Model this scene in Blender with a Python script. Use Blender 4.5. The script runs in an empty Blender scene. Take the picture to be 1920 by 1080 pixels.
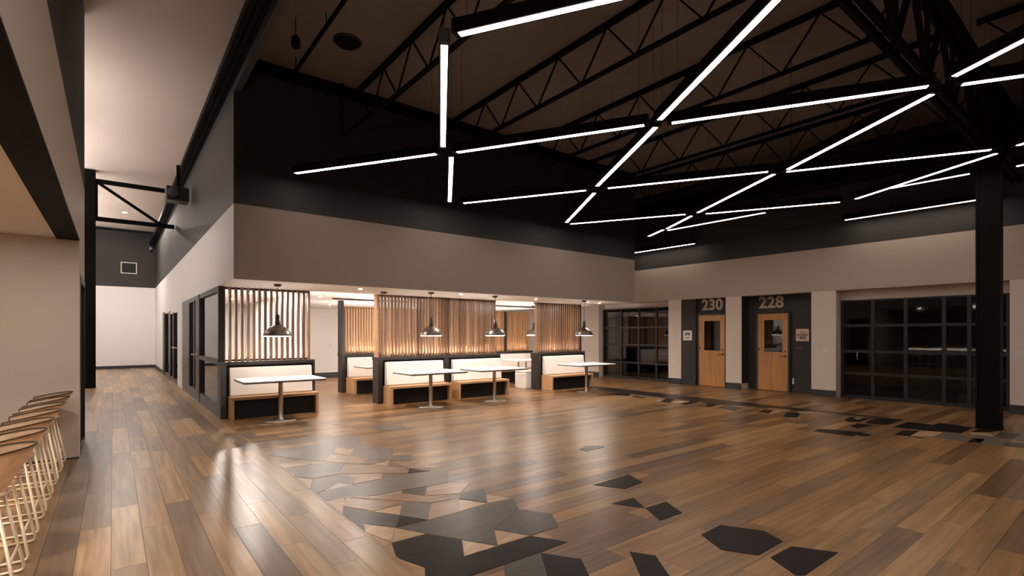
import bpy, bmesh, math, random
from mathutils import Vector, Matrix

# ------------------------------------------------------------------ camera
scene = bpy.context.scene
COL = scene.collection
cam_data = bpy.data.cameras.new('camera')
cam = bpy.data.objects.new('camera', cam_data); COL.objects.link(cam)
cam_data.sensor_width = 36.0
cam_data.lens = 36.0 * 950.0 / 1920.0
cam_data.shift_y = 86.0 / 1920.0
cam_data.clip_start = 0.05
cam.location = (0, 0, 1.55)
cam.rotation_euler = (math.radians(90), 0, -math.atan(748.0 / 950.0))
scene.camera = cam

# ------------------------------------------------------------------ world and exposure
world = bpy.data.worlds.new('world'); scene.world = world
world.use_nodes = True
world.node_tree.nodes['Background'].inputs[0].default_value = (0.010, 0.009, 0.008, 1)
world.node_tree.nodes['Background'].inputs[1].default_value = 1.0
scene.view_settings.view_transform = 'Standard'
scene.view_settings.look = 'None'
scene.view_settings.exposure = 0.2
scene.view_settings.gamma = 1.0
scene.view_settings.use_curve_mapping = False

# brightness of the lamps, seen and added (radiance of each luminous face)
BAR_LIGHT = 16.5          # linear pendants in the hall
CORRIDOR_FILL = 105.0       # added unseen pendants that light the corridor
PENDANT_LIGHT = 26.0      # discs inside the booth pendants
STRIP_FILL = 420.0        # added LED strips behind the slat screens
DOWNLIGHT = 4700.0
COUNTER_LIGHT = 42.0
BAR_FILL = 240.0          # added downlights over the bar stools, out of view

# ------------------------------------------------------------------ materials
MATS = {}
def new_mat(name):
    m = bpy.data.materials.new(name); m.use_nodes = True
    MATS[name] = m
    return m, m.node_tree.nodes, m.node_tree.links, m.node_tree.nodes['Principled BSDF']

def plain(name, col, rough=0.5, metal=0.0, spec=0.5, bump=0.0, bscale=60.0, var=0.0):
    m, N, L, b = new_mat(name)
    b.inputs['Base Color'].default_value = (*col, 1)
    b.inputs['Roughness'].default_value = rough
    b.inputs['Metallic'].default_value = metal
    b.inputs['Specular IOR Level'].default_value = spec
    tc = N.new('ShaderNodeTexCoord'); nz = N.new('ShaderNodeTexNoise')
    nz.inputs['Scale'].default_value = bscale; nz.inputs['Detail'].default_value = 4
    L.new(tc.outputs['Object'], nz.inputs['Vector'])
    if bump:
        bp = N.new('ShaderNodeBump'); bp.inputs['Strength'].default_value = bump
        bp.inputs['Distance'].default_value = 0.01
        L.new(nz.outputs['Fac'], bp.inputs['Height']); L.new(bp.outputs['Normal'], b.inputs['Normal'])
    if var:
        n2 = N.new('ShaderNodeTexNoise'); n2.inputs['Scale'].default_value = 1.3
        L.new(tc.outputs['Object'], n2.inputs['Vector'])
        mx = N.new('ShaderNodeMixRGB'); mx.blend_type = 'MIX'
        mx.inputs[1].default_value = (*[c * (1 - var) for c in col], 1)
        mx.inputs[2].default_value = (*[min(1, c * (1 + var)) for c in col], 1)
        L.new(n2.outputs['Fac'], mx.inputs[0]); L.new(mx.outputs[0], b.inputs['Base Color'])
    return m

def emit(name, col, strength):
    m = bpy.data.materials.new(name); m.use_nodes = True
    N, L = m.node_tree.nodes, m.node_tree.links
    N.clear()
    o = N.new('ShaderNodeOutputMaterial'); e = N.new('ShaderNodeEmission')
    e.inputs[0].default_value = (*col, 1); e.inputs[1].default_value = strength
    L.new(e.outputs[0], o.inputs[0]); MATS[name] = m
    return m

def wood(name, ramp, rough=(0.28, 0.45), grain=(1.2, 26, 26), dark=0.55, coat=0.0, bump=0.06, spec=0.5):
    """long-grained wood: the length of the piece is its local x axis; every piece takes its own tone"""
    m, N, L, b = new_mat(name)
    b.inputs['Specular IOR Level'].default_value = spec
    tc = N.new('ShaderNodeTexCoord'); oi = N.new('ShaderNodeObjectInfo'); ge = N.new('ShaderNodeNewGeometry')
    add = N.new('ShaderNodeMath'); add.operation = 'ADD'
    L.new(oi.outputs['Random'], add.inputs[0]); L.new(ge.outputs['Random Per Island'], add.inputs[1])
    fr = N.new('ShaderNodeMath'); fr.operation = 'FRACT'; L.new(add.outputs[0], fr.inputs[0])
    ml = N.new('ShaderNodeMath'); ml.operation = 'MULTIPLY'; ml.inputs[1].default_value = 57.0
    L.new(fr.outputs[0], ml.inputs[0])
    va = N.new('ShaderNodeVectorMath'); va.operation = 'ADD'
    L.new(tc.outputs['Object'], va.inputs[0]); L.new(ml.outputs[0], va.inputs[1])
    mp = N.new('ShaderNodeMapping'); mp.inputs['Scale'].default_value = grain
    L.new(va.outputs[0], mp.inputs['Vector'])
    n1 = N.new('ShaderNodeTexNoise'); n1.inputs['Scale'].default_value = 1.0
    n1.inputs['Detail'].default_value = 6; n1.inputs['Roughness'].default_value = 0.62
    n1.inputs['Distortion'].default_value = 0.25
    L.new(mp.outputs[0], n1.inputs['Vector'])
    mp2 = N.new('ShaderNodeMapping'); mp2.inputs['Scale'].default_value = (grain[0] * 0.5, grain[1] * 0.16, grain[2] * 0.16)
    L.new(va.outputs[0], mp2.inputs['Vector'])
    n2 = N.new('ShaderNodeTexNoise'); n2.inputs['Scale'].default_value = 1.0; n2.inputs['Detail'].default_value = 3
    n2.inputs['Distortion'].default_value = 1.6
    L.new(mp2.outputs[0], n2.inputs['Vector'])
    cr = N.new('ShaderNodeValToRGB'); cr.color_ramp.interpolation = 'LINEAR'
    els = cr.color_ramp.elements
    while len(els) < len(ramp): els.new(0.5)
    for i, c in enumerate(ramp):
        els[i].position = i / (len(ramp) - 1); els[i].color = (*c, 1)
    L.new(fr.outputs[0], cr.inputs['Fac'])
    g = N.new('ShaderNodeMapRange'); g.inputs['From Min'].default_value = 0.3; g.inputs['From Max'].default_value = 0.72
    g.inputs['To Min'].default_value = dark; g.inputs['To Max'].default_value = 1.18
    L.new(n1.outputs['Fac'], g.inputs['Value'])
    g2 = N.new('ShaderNodeMapRange'); g2.inputs['From Min'].default_value = 0.3; g2.inputs['From Max'].default_value = 0.7
    g2.inputs['To Min'].default_value = 0.5 + dark / 2; g2.inputs['To Max'].default_value = 1.12
    L.new(n2.outputs['Fac'], g2.inputs['Value'])
    mm = N.new('ShaderNodeMath'); mm.operation = 'MULTIPLY'
    L.new(g.outputs[0], mm.inputs[0]); L.new(g2.outputs[0], mm.inputs[1])
    vm = N.new('ShaderNodeVectorMath'); vm.operation = 'SCALE'
    L.new(cr.outputs['Color'], vm.inputs[0]); L.new(mm.outputs[0], vm.inputs['Scale'])
    L.new(vm.outputs[0], b.inputs['Base Color'])
    rr = N.new('ShaderNodeMapRange'); rr.inputs['To Min'].default_value = rough[1]; rr.inputs['To Max'].default_value = rough[0]
    L.new(n1.outputs['Fac'], rr.inputs['Value']); L.new(rr.outputs[0], b.inputs['Roughness'])
    bp = N.new('ShaderNodeBump'); bp.inputs['Strength'].default_value = bump; bp.inputs['Distance'].default_value = 0.004
    L.new(n1.outputs['Fac'], bp.inputs['Height']); L.new(bp.outputs['Normal'], b.inputs['Normal'])
    if coat:
        b.inputs['Coat Weight'].default_value = coat; b.inputs['Coat Roughness'].default_value = 0.12
    return m

def glass(name, tint, gloss_rough=0.03):
    m = bpy.data.materials.new(name); m.use_nodes = True
    N, L = m.node_tree.nodes, m.node_tree.links
    N.clear()
    o = N.new('ShaderNodeOutputMaterial'); t = N.new('ShaderNodeBsdfTransparent'); gl = N.new('ShaderNodeBsdfGlossy')
    t.inputs[0].default_value = (*tint, 1); gl.inputs['Roughness'].default_value = gloss_rough
    gl.inputs[0].default_value = (0.8, 0.8, 0.8, 1)
    fz = N.new('ShaderNodeFresnel'); fz.inputs[0].default_value = 1.5
    mx = N.new('ShaderNodeMixShader')
    L.new(fz.outputs[0], mx.inputs[0]); L.new(t.outputs[0], mx.inputs[1]); L.new(gl.outputs[0], mx.inputs[2])
    L.new(mx.outputs[0], o.inputs[0]); MATS[name] = m
    return m

plain('white_paint', (0.74, 0.72, 0.70), 0.6, bump=0.03, bscale=150)
plain('taupe_paint', (0.30, 0.245, 0.205), 0.62, bump=0.03, bscale=150)
plain('greige_paint', (0.45, 0.375, 0.31), 0.62, bump=0.03, bscale=150)
plain('pier_paint', (0.68, 0.585, 0.515), 0.62, bump=0.03, bscale=150)
plain('warm_white_paint', (0.62, 0.54, 0.47), 0.62, bump=0.03, bscale=150)
plain('charcoal_paint', (0.029, 0.0255, 0.0240), 0.65, bump=0.03, bscale=120)
plain('black_paint', (0.017, 0.0145, 0.013), 0.6, bump=0.03, bscale=120)
plain('brown_deck', (0.165, 0.141, 0.130), 0.75, var=0.12, bump=0.05, bscale=30)
plain('cream_ceiling', (0.64, 0.525, 0.445), 0.75, var=0.03)
plain('booth_ceiling', (0.86, 0.83, 0.80), 0.7)
plain('black_steel', (0.0065, 0.0058, 0.0056), 0.55, bump=0.02, spec=0.05)
plain('frame_grey', (0.050, 0.052, 0.058), 0.38)
plain('frame_black', (0.014, 0.013, 0.014), 0.4)
plain('booth_black', (0.022, 0.018, 0.017), 0.45)
plain('recess_black', (0.006, 0.005, 0.005), 0.7)
plain('upholstery', (0.76, 0.71, 0.68), 0.7, bump=0.15, bscale=260)
plain('laminate', (0.80, 0.76, 0.73), 0.35)
plain('edge_band', (0.05, 0.042, 0.04), 0.5)
plain('brushed_steel', (0.62, 0.56, 0.52), 0.28, metal=1.0)
plain('lamp_metal', (0.15, 0.122, 0.102), 0.34, metal=1.0, bump=0.02)
plain('lamp_black', (0.02, 0.018, 0.018), 0.4)
plain('lamp_inside', (0.85, 0.80, 0.74), 0.5)
plain('brass_wire', (0.92, 0.78, 0.58), 0.3, metal=0.35)
plain('dark_edge', (0.04, 0.025, 0.018), 0.5)
plain('blind_fabric', (0.42, 0.42, 0.43), 0.8, bump=0.1, bscale=200)
plain('infill_grey', (0.22, 0.225, 0.235), 0.5)
plain('sign_tan', (0.47, 0.36, 0.28), 0.5)
plain('sign_white', (0.78, 0.72, 0.67), 0.5)
plain('sign_cream', (0.66, 0.52, 0.42), 0.5)
plain('sign_ink', (0.03, 0.02, 0.02), 0.6)
plain('plastic_white', (0.70, 0.66, 0.62), 0.4)
plain('baseboard_dark', (0.030, 0.031, 0.034), 0.45)
plain('dark_hardware', (0.10, 0.05, 0.025), 0.4, metal=0.6)
plain('underlay', (0.035, 0.024, 0.018), 0.8)
plain('room_dark', (0.030, 0.024, 0.022), 0.8)
plain('room_brown', (0.16, 0.06, 0.035), 0.7)
plain('room_grey', (0.10, 0.095, 0.09), 0.7)
wood('plank_hall', [(0.251, 0.125, 0.050), (0.353, 0.192, 0.080), (0.289, 0.149, 0.061), (0.407, 0.228, 0.098), (0.220, 0.107, 0.044), (0.140, 0.072, 0.036), (0.300, 0.172, 0.086)],
     rough=(0.28, 0.36), grain=(0.9, 22, 22), bump=0.03, spec=0.36)
wood('plank_corridor', [(0.190, 0.107, 0.058), (0.440, 0.271, 0.132), (0.125, 0.078, 0.048), (0.360, 0.194, 0.090), (0.520, 0.320, 0.158), (0.155, 0.100, 0.064), (0.300, 0.173, 0.088)],
     rough=(0.28, 0.34), grain=(0.9, 22, 22), bump=0.015, spec=0.5)
wood('plank_dark', [(0.022, 0.016, 0.013), (0.038, 0.028, 0.023)], rough=(0.3, 0.4), dark=0.7, bump=0.02, spec=0.18)
wood('tile_dark', [(0.012, 0.008, 0.0075), (0.015, 0.0105, 0.0095)], rough=(0.36, 0.42), dark=0.85, bump=0.01, spec=0.07)
wood('tile_charcoal', [(0.050, 0.042, 0.037), (0.068, 0.058, 0.051)], rough=(0.32, 0.4), dark=0.8, bump=0.02, spec=0.2)
wood('tile_grey', [(0.115, 0.092, 0.080), (0.140, 0.114, 0.100)], rough=(0.32, 0.42), dark=0.8, bump=0.02)
wood('tile_brown', [(0.110, 0.068, 0.045), (0.140, 0.088, 0.060)], rough=(0.32, 0.4), dark=0.8, bump=0.02)
wood('tile_tan', [(0.286, 0.156, 0.081), (0.336, 0.192, 0.104)], rough=(0.26, 0.42), grain=(2, 18, 18), dark=0.72)
wood('tile_light', [(0.420, 0.268, 0.159), (0.470, 0.308, 0.189)], rough=(0.28, 0.42), grain=(2, 18, 18), dark=0.78)
wood('tile_yellow', [(0.353, 0.228, 0.122), (0.386, 0.248, 0.133)], rough=(0.28, 0.42), grain=(2, 18, 18), dark=0.78)
wood('tile_pale', [(0.40, 0.33, 0.28), (0.46, 0.39, 0.34)], rough=(0.28, 0.42), grain=(2, 18, 18), dark=0.85)
wood('slat_wood', [(0.156, 0.078, 0.042), (0.343, 0.200, 0.115), (0.101, 0.050, 0.028), (0.437, 0.274, 0.171), (0.203, 0.104, 0.056), (0.312, 0.174, 0.098)], rough=(0.28, 0.42), grain=(1.5, 30, 30), dark=0.7)
wood('slat_oak', [(0.36, 0.19, 0.085), (0.54, 0.31, 0.155), (0.44, 0.24, 0.11)], rough=(0.35, 0.5), grain=(1.5, 30, 30), dark=0.75)
wood('bench_oak', [(0.52, 0.30, 0.155), (0.56, 0.33, 0.175)], rough=(0.35, 0.5), grain=(1.5, 30, 30), dark=0.78)
wood('door_oak', [(0.50, 0.225, 0.072), (0.54, 0.250, 0.085)], rough=(0.35, 0.5), grain=(1.2, 22, 22), dark=0.74)
wood('stool_ply', [(0.66, 0.48, 0.33), (0.72, 0.53, 0.37)], rough=(0.3, 0.42), grain=(2, 24, 24), dark=0.8)
glass('glass_clear', (0.93, 0.94, 0.95))
glass('glass_grey', (0.78, 0.79, 0.81))
glass('glass_dark', (0.40, 0.37, 0.36))
emit('bar_glow', (1.0, 0.87, 0.75), BAR_LIGHT)
emit('corridor_glow', (1.0, 0.95, 0.92), CORRIDOR_FILL)
emit('pendant_glow', (1.0, 0.86, 0.72), PENDANT_LIGHT)
emit('strip_glow', (1.0, 0.91, 0.83), STRIP_FILL)
emit('counter_glow', (1.0, 0.85, 0.68), COUNTER_LIGHT)
emit('bar_downlight_glow', (1.0, 0.86, 0.72), BAR_FILL)
emit('downlight_glow', (1.0, 0.90, 0.80), DOWNLIGHT)

# ------------------------------------------------------------------ mesh helpers
def quadbox(bm, x0, x1, y0, y1, z0, z1, M=None):
    vs = [bm.verts.new((x, y, z)) for z in (z0, z1) for y in (y0, y1) for x in (x0, x1)]
    fs = [(0, 2, 3, 1), (4, 5, 7, 6), (0, 1, 5, 4), (2, 6, 7, 3), (0, 4, 6, 2), (1, 3, 7, 5)]
    for f in fs: bm.faces.new([vs[i] for i in f])
    if M is not None: bmesh.ops.transform(bm, matrix=M, verts=vs)
    return vs

def mesh_from(bm, name, mat, smooth=False):
    me = bpy.data.meshes.new(name); bm.normal_update(); bm.to_mesh(me); bm.free()
    if mat: me.materials.append(MATS[mat] if isinstance(mat, str) else mat)
    if smooth:
        for p in me.polygons: p.use_smooth = True
    return me

def link(name, me, parent=None, loc=(0, 0, 0), rot=(0, 0, 0)):
    o = bpy.data.objects.new(name, me); COL.objects.link(o)
    o.location = loc; o.rotation_euler = rot
    if parent is not None: o.parent = parent
    return o

def box(name, x0, x1, y0, y1, z0, z1, mat, parent=None, bevel=0.0, seg=2, org=None):
    """a box given in its parent's coordinates; its own origin lies in the middle of its base"""
    c = org or ((x0 + x1) / 2, (y0 + y1) / 2, z0)
    bm = bmesh.new()
    quadbox(bm, x0 - c[0], x1 - c[0], y0 - c[1], y1 - c[1], z0 - c[2], z1 - c[2])
    if bevel: bmesh.ops.bevel(bm, geom=bm.edges[:], offset=bevel, segments=seg, profile=0.5, affect='EDGES')
    return link(name, mesh_from(bm, name, mat, smooth=False), parent, c)

def tube_bm(bm, pts, r, seg=8, cap=True):
    pts = [Vector(p) for p in pts]; rings = []
    n = len(pts); up = None
    for i, p in enumerate(pts):
        t = (pts[min(i + 1, n - 1)] - pts[max(i - 1, 0)]).normalized()
        if up is None:
            a = Vector((0, 0, 1)) if abs(t.z) < 0.9 else Vector((1, 0, 0))
            up = t.cross(a).normalized()
        else:
            up = (up - t * up.dot(t)).normalized()
        w = t.cross(up)
        rr = r[i] if isinstance(r, (list, tuple)) else r
        rings.append([bm.verts.new(p + (up * math.cos(2 * math.pi * k / seg) + w * math.sin(2 * math.pi * k / seg)) * rr) for k in range(seg)])
    for a, b in zip(rings, rings[1:]):
        for k in range(seg):
            f = bm.faces.new((a[k], a[(k + 1) % seg], b[(k + 1) % seg], b[k])); f.smooth = True
    if cap:
        bm.faces.new(rings[0][::-1]); bm.faces.new(rings[-1])

def tube(name, pts, r, mat, parent=None, seg=8):
    o = Vector(pts[0]); bm = bmesh.new()
    tube_bm(bm, [Vector(p) - o for p in pts], r, seg)
    return link(name, mesh_from(bm, name, mat), parent, o)

def bar_between(name, p, q, w, h, mat, parent=None):
    """rectangular bar from p to q"""
    p, q = Vector(p), Vector(q); d = q - p; Ln = d.length
    bm = bmesh.new(); quadbox(bm, 0, Ln, -w / 2, w / 2, -h / 2, h / 2)
    o = link(name, mesh_from(bm, name, mat), parent, p)
    x = d.normalized(); a = Vector((0, 0, 1)) if abs(x.z) < 0.95 else Vector((0, 1, 0))
    y = a.cross(x).normalized(); z = x.cross(y)
    o.rotation_euler = Matrix((x, y, z)).transposed().to_euler()
    return o

def lathe(name, prof, mat, parent=None, loc=(0, 0, 0), seg=32, smooth=True):
    bm = bmesh.new(); rings = []
    for r, z in prof:
        if r < 1e-5: rings.append([bm.verts.new((0, 0, z))])
        else: rings.append([bm.verts.new((r * math.cos(2 * math.pi * k / seg), r * math.sin(2 * math.pi * k / seg), z)) for k in range(seg)])
    for a, b in zip(rings, rings[1:]):
        for k in range(seg):
            k2 = (k + 1) % seg
            if len(a) == 1 and len(b) == 1: continue
            if len(a) == 1: f = bm.faces.new((a[0], b[k2], b[k]))
            elif len(b) == 1: f = bm.faces.new((a[k], a[k2], b[0]))
            else: f = bm.faces.new((a[k], a[k2], b[k2], b[k]))
            f.smooth = smooth
    bmesh.ops.recalc_face_normals(bm, faces=bm.faces[:])
    return link(name, mesh_from(bm, name, mat), parent, loc)

def thing(name, label, cat, loc=(0, 0, 0), rotz=0.0, group=None):
    o = bpy.data.objects.new(name, None); COL.objects.link(o)
    o.empty_display_size = 0.1
    o.location = loc; o.rotation_euler = (0, 0, rotz)
    return tag(o, label, cat, group)

def tag(o, label, cat, group=None):
    o['label'] = label; o['category'] = cat
    if group: o['group'] = group
    return o

def struct(o, label=None, cat=None):
    o['kind'] = 'structure'
    if label: o['label'] = label
    if cat: o['category'] = cat
    return o

def sub(part, *kids):
    for k in kids:
        k.parent = part; k.location = Vector(k.location) - Vector(part.location)

def dup(root, loc, rotz, label, group=None):
    r = root.copy(); COL.objects.link(r); r.location = loc; r.rotation_euler = (0, 0, rotz); r['label'] = label
    if group: r['group'] = group
    for ch in list(root.children):
        c = ch.copy(); COL.objects.link(c); c.parent = r
        for g in list(ch.children):
            d = g.copy(); COL.objects.link(d); d.parent = c
    return r

def text_mesh(name, body, size, mat, parent=None, depth=0.01, bold=0.0, spacing=1.0):
    cu = bpy.data.curves.new(name, 'FONT'); cu.body = body; cu.size = size
    cu.align_x = 'CENTER'; cu.align_y = 'CENTER'; cu.extrude = depth; cu.offset = bold; cu.space_character = spacing
    cu.resolution_u = 6
    t = bpy.data.objects.new('text_source', cu); COL.objects.link(t)
    dg = bpy.context.evaluated_depsgraph_get()
    me = bpy.data.meshes.new_from_object(t.evaluated_get(dg)); bpy.data.objects.remove(t); bpy.data.curves.remove(cu)
    me.name = name; me.materials.clear(); me.materials.append(MATS[mat])
    return link(name, me, parent)
FACE_HALL = Matrix(((0, 0, -1), (-1, 0, 0), (0, 1, 0))).to_euler()      # text on a wall that faces -X
random.seed(7)

TILES = [
('b',[(1.55,8.794),(1.703,8.775),(1.717,8.528),(1.55,8.332)]),
('b',[(2.467,9.015),(2.647,9.008),(2.633,8.828),(2.463,8.814)]),
('b',[(2.936,8.703),(3.064,8.758),(3.095,8.616),(2.99,8.509)]),
('g',[(2.417,8.565),(2.635,8.498),(2.543,8.362),(2.428,8.386)]),
('b',[(3.545,8.83),(3.726,8.52),(3.638,8.487),(3.471,8.68)]),
('g',[(3.323,7.975),(3.543,8.168),(3.88,7.96),(3.826,7.704),(3.589,7.591),(3.382,7.703)]),
('g',[(2.344,7.345),(2.527,7.664),(2.878,7.476),(2.936,7.312),(2.727,6.964)]),
('g',[(1.656,7.218),(2.003,7.279),(2.266,6.625),(2.008,6.235),(1.557,6.986)]),
('g',[(2.003,7.279),(2.344,7.345),(2.727,6.964),(2.385,6.88),(2.266,6.625)]),
('g',[(2.727,6.964),(2.84,6.707),(2.761,6.584),(2.98,6.351),(2.695,5.812),(2.459,5.998),(2.371,6.345),(2.542,6.66),(2.385,6.88)]),
('l',[(2.385,6.88),(2.542,6.66),(2.371,6.345),(2.26,6.607)]),
('t',[(2.19,6.552),(2.371,6.345),(2.489,6.024),(2.297,5.866),(2.016,6.229)]),
('b',[(2.489,6.024),(2.619,5.803),(2.415,5.773),(2.297,5.866)]),
('l',[(2.889,6.157),(3.023,5.995),(3.007,5.92),(2.779,6.002)]),
('g',[(2.772,5.987),(2.999,5.904),(2.868,5.626),(2.653,5.766)]),
('l',[(2.406,5.752),(2.632,5.773),(2.514,5.548)]),
('b',[(2.612,5.712),(2.674,5.404),(2.595,5.467),(2.556,5.588)]),
('t',[(2.647,5.752),(2.884,5.594),(2.982,5.118),(2.675,5.307),(2.681,5.417)]),
('l',[(1.55,6.443),(1.725,6.335),(1.854,6.215),(1.55,6.205)]),
('g',[(1.55,6.163),(1.996,6.197),(2.156,5.949),(1.944,5.582),(1.664,5.578),(1.55,5.777)]),
('g',[(1.667,5.546),(1.94,5.57),(2.066,5.345),(1.933,5.107),(1.841,5.263),(1.647,5.091),(1.55,5.041),(1.55,5.228)]),
('l',[(1.55,5.994),(1.57,5.901),(1.55,5.779)]),
('y',[(1.55,5.739),(1.662,5.55),(1.55,5.241)]),
('t',[(2.154,5.932),(2.515,5.53),(2.658,5.312),(2.567,5.149),(2.353,5.317),(1.951,5.593)]),
('l',[(1.942,5.568),(2.342,5.293),(2.247,5.119),(1.943,5.112),(2.062,5.333)]),
('w',[(1.646,5.078),(1.837,5.252),(1.929,5.096),(1.725,5.068)]),
('g',[(1.55,5.032),(1.642,5.075),(1.935,5.091),(2.242,5.108),(2.562,5.12),(3.001,4.973),(2.748,4.571),(2.504,4.582),(2.25,4.616),(1.987,4.635),(1.55,4.768),(1.55,5.213)]),
('d',[(2.669,5.294),(2.822,5.072),(2.574,5.135)]),
('G',[(2.247,4.593),(2.491,4.565),(2.352,4.336),(2.219,4.552)]),
('l',[(1.981,4.615),(2.245,4.607),(2.199,4.529)]),
('t',[(1.978,4.606),(2.208,4.529),(2.343,4.319),(2.482,4.086),(2.281,4.114),(1.74,4.758)]),
('t',[(2.496,4.561),(2.742,4.561),(2.883,4.372),(2.645,4.178),(2.351,4.318)]),
('G',[(2.626,4.148),(2.914,4.144),(2.692,3.788),(2.558,4.054)]),
('l',[(2.815,3.971),(2.953,3.75),(2.691,3.778)]),
('l',[(2.545,4.032),(2.681,3.776),(2.373,3.755)]),
('t',[(2.279,4.082),(2.552,4.049),(2.365,3.752),(2.064,3.749)]),
('g',[(2.035,4.207),(2.122,4.279),(2.268,4.091),(2.062,3.75),(1.919,3.996)]),
('d',[(1.915,3.981),(2.055,3.752),(1.776,3.76)]),
('G',[(1.746,4.239),(1.916,3.99),(1.774,3.761),(1.611,3.999)]),
('G',[(1.622,4.514),(1.752,4.257),(1.55,3.828),(1.55,4.312)]),
('y',[(1.55,4.746),(1.723,4.747),(1.55,4.33)]),
('t',[(1.735,4.738),(2.056,4.242),(1.785,4.231),(1.622,4.524)]),
('l',[(1.78,4.214),(2.049,4.22),(1.926,3.997)]),
('l',[(1.604,3.988),(1.766,3.751),(1.627,3.513),(1.55,3.809)]),
('y',[(1.77,3.748),(1.903,3.497),(1.629,3.505)]),
('t',[(1.55,3.795),(1.618,3.499),(1.55,3.284)]),
('G',[(1.772,3.751),(2.059,3.744),(2.367,3.746),(2.961,3.732),(2.819,3.49),(2.366,3.235),(2.209,2.98),(2.061,3.224),(1.91,3.499)]),
('G',[(2.817,3.483),(2.962,3.211),(2.819,2.971),(2.521,2.97),(2.374,3.237)]),
('l',[(2.368,3.226),(2.505,2.967),(2.217,2.98)]),
('d',[(1.903,3.486),(2.053,3.216),(1.92,2.979),(1.758,2.965),(1.622,3.0),(1.55,3.221),(1.55,3.28),(1.619,3.492)]),
('l',[(2.059,3.211),(2.194,2.972),(1.926,2.98)]),
('d',[(2.208,2.968),(2.513,2.961),(2.656,2.71),(2.378,2.698),(2.055,2.704),(1.753,2.716),(1.558,2.869),(1.623,2.994),(1.919,2.973)]),
('G',[(2.054,2.699),(2.371,2.691),(2.165,2.378),(1.95,2.547)]),
('d',[(2.373,2.69),(2.526,2.439),(2.374,2.214),(2.167,2.377)]),
('t',[(1.55,3.201),(1.618,2.992),(1.55,2.865),(1.55,2.931)]),
('d',[(3.865,3.565),(4.461,3.586),(4.347,3.311),(4.019,3.279)]),
('d',[(3.574,3.068),(3.865,3.052),(3.717,2.809)]),
('d',[(3.718,2.803),(4.009,2.792),(3.866,2.532),(3.567,2.545)]),
('d',[(3.563,2.167),(3.866,2.179),(4.019,1.902),(3.927,1.72),(3.547,1.719),(3.426,1.924)]),
('d',[(3.576,1.649),(3.884,1.641),(4.033,1.39),(3.492,1.39),(3.441,1.43)]),
('d',[(2.884,2.311),(2.974,2.16),(2.778,1.9),(2.63,2.016)]),
('G',[(4.918,4.787),(5.124,4.865),(5.327,4.742),(5.275,4.652),(4.895,4.647)]),
('d',[(8.762,3.374),(9.036,3.396),(9.11,3.297),(9.251,2.862),(9.111,2.666),(8.93,2.715),(8.935,2.829),(8.796,2.833)]),
('d',[(9.717,3.165),(10.108,3.182),(10.109,2.958),(9.598,3.021)]),
('d',[(10.319,3.457),(10.819,3.524),(10.98,3.222),(10.324,3.212),(10.167,3.368)]),
('d',[(10.498,3.155),(10.952,3.176),(11.276,2.82),(10.345,2.816),(10.258,3.11)]),
('d',[(10.187,2.696),(10.983,2.694),(10.957,2.334),(10.249,2.294)]),
('d',[(10.964,2.329),(11.297,2.322),(11.152,1.852),(10.399,1.87),(10.23,2.283)]),
('d',[(9.425,2.479),(9.982,2.504),(10.093,2.326),(9.494,2.306)]),
('l',[(9.498,2.303),(10.073,2.316),(10.248,2.077),(9.727,2.064)]),
('d',[(9.48,2.34),(9.505,2.125),(9.407,2.146)]),
('g',[(9.708,2.056),(10.237,2.06),(10.316,1.899),(9.97,1.67),(9.633,1.666),(9.65,1.844)]),
('d',[(9.614,1.66),(9.989,1.666),(10.065,1.551),(9.658,1.552)]),
('g',[(10.324,1.771),(10.452,1.61),(10.273,1.3),(9.7,1.319),(9.675,1.539),(10.068,1.549),(10.031,1.666)]),
('d',[(10.65,1.798),(11.036,1.781),(11.142,1.565),(10.823,1.611)]),
('l',[(10.569,1.799),(10.77,1.603),(10.444,1.5),(10.419,1.745)]),
('G',[(10.453,1.504),(10.965,1.512),(11.032,1.274),(10.413,1.298)]),
('g',[(10.339,1.28),(10.939,1.263),(10.953,1.192),(10.298,1.121)]),
('G',[(9.675,1.309),(10.056,1.291),(10.127,1.102),(9.748,1.061)]),
('d',[(9.895,8.589),(10.359,8.652),(10.53,8.393),(10.146,8.156)]),
('d',[(9.997,7.933),(10.288,8.044),(10.437,7.87),(10.09,7.641)]),
('d',[(9.832,7.074),(10.422,7.246),(10.425,7.034),(9.811,6.734)]),
('d',[(9.829,6.491),(10.414,6.616),(10.403,6.384),(9.866,6.349)]),
('d',[(9.979,6.151),(10.423,6.205),(10.456,5.907),(9.907,5.847)]),
('G',[(10.027,5.69),(10.41,5.703),(10.416,5.363),(9.839,5.249)]),
('d',[(10.072,4.881),(10.465,4.947),(10.5,4.785),(10.022,4.652)]),
('d',[(9.85,4.316),(10.457,4.487),(10.498,4.278),(9.977,4.104)]),
('w',[(10.241,8.024),(10.415,7.887),(10.203,7.743)]),
('w',[(9.853,7.18),(10.205,7.156),(9.84,7.019)]),
('w',[(9.938,6.821),(10.213,6.774),(10.279,6.53),(9.83,6.604)]),
('w',[(10.048,6.14),(10.287,6.085),(10.046,6.033)]),
('w',[(10.164,4.718),(10.455,4.634),(10.195,4.604)]),
('l',[(10.677,4.39),(10.906,4.21),(10.653,4.134),(10.531,4.307)]),
('w',[(10.675,3.428),(10.848,3.327),(10.584,3.331)]),
]

# ------------------------------------------------------------------ the building: main measures (metres)
WX = 1.53       # corridor face of the central block
FY = 9.20       # hall face of the central block
BX = 11.70      # far end of the block
RX = 13.76      # right wall
Z1, Z2 = 2.44, 3.66     # bottom and top of the pale band
ZC = 6.07       # roof deck over the hall
ZK = 6.25       # ceiling over the corridor
YB = -7.0       # wall behind the camera
YF = 28.6       # end of the corridor
LX = -0.33      # face of the bar bulkhead

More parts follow.
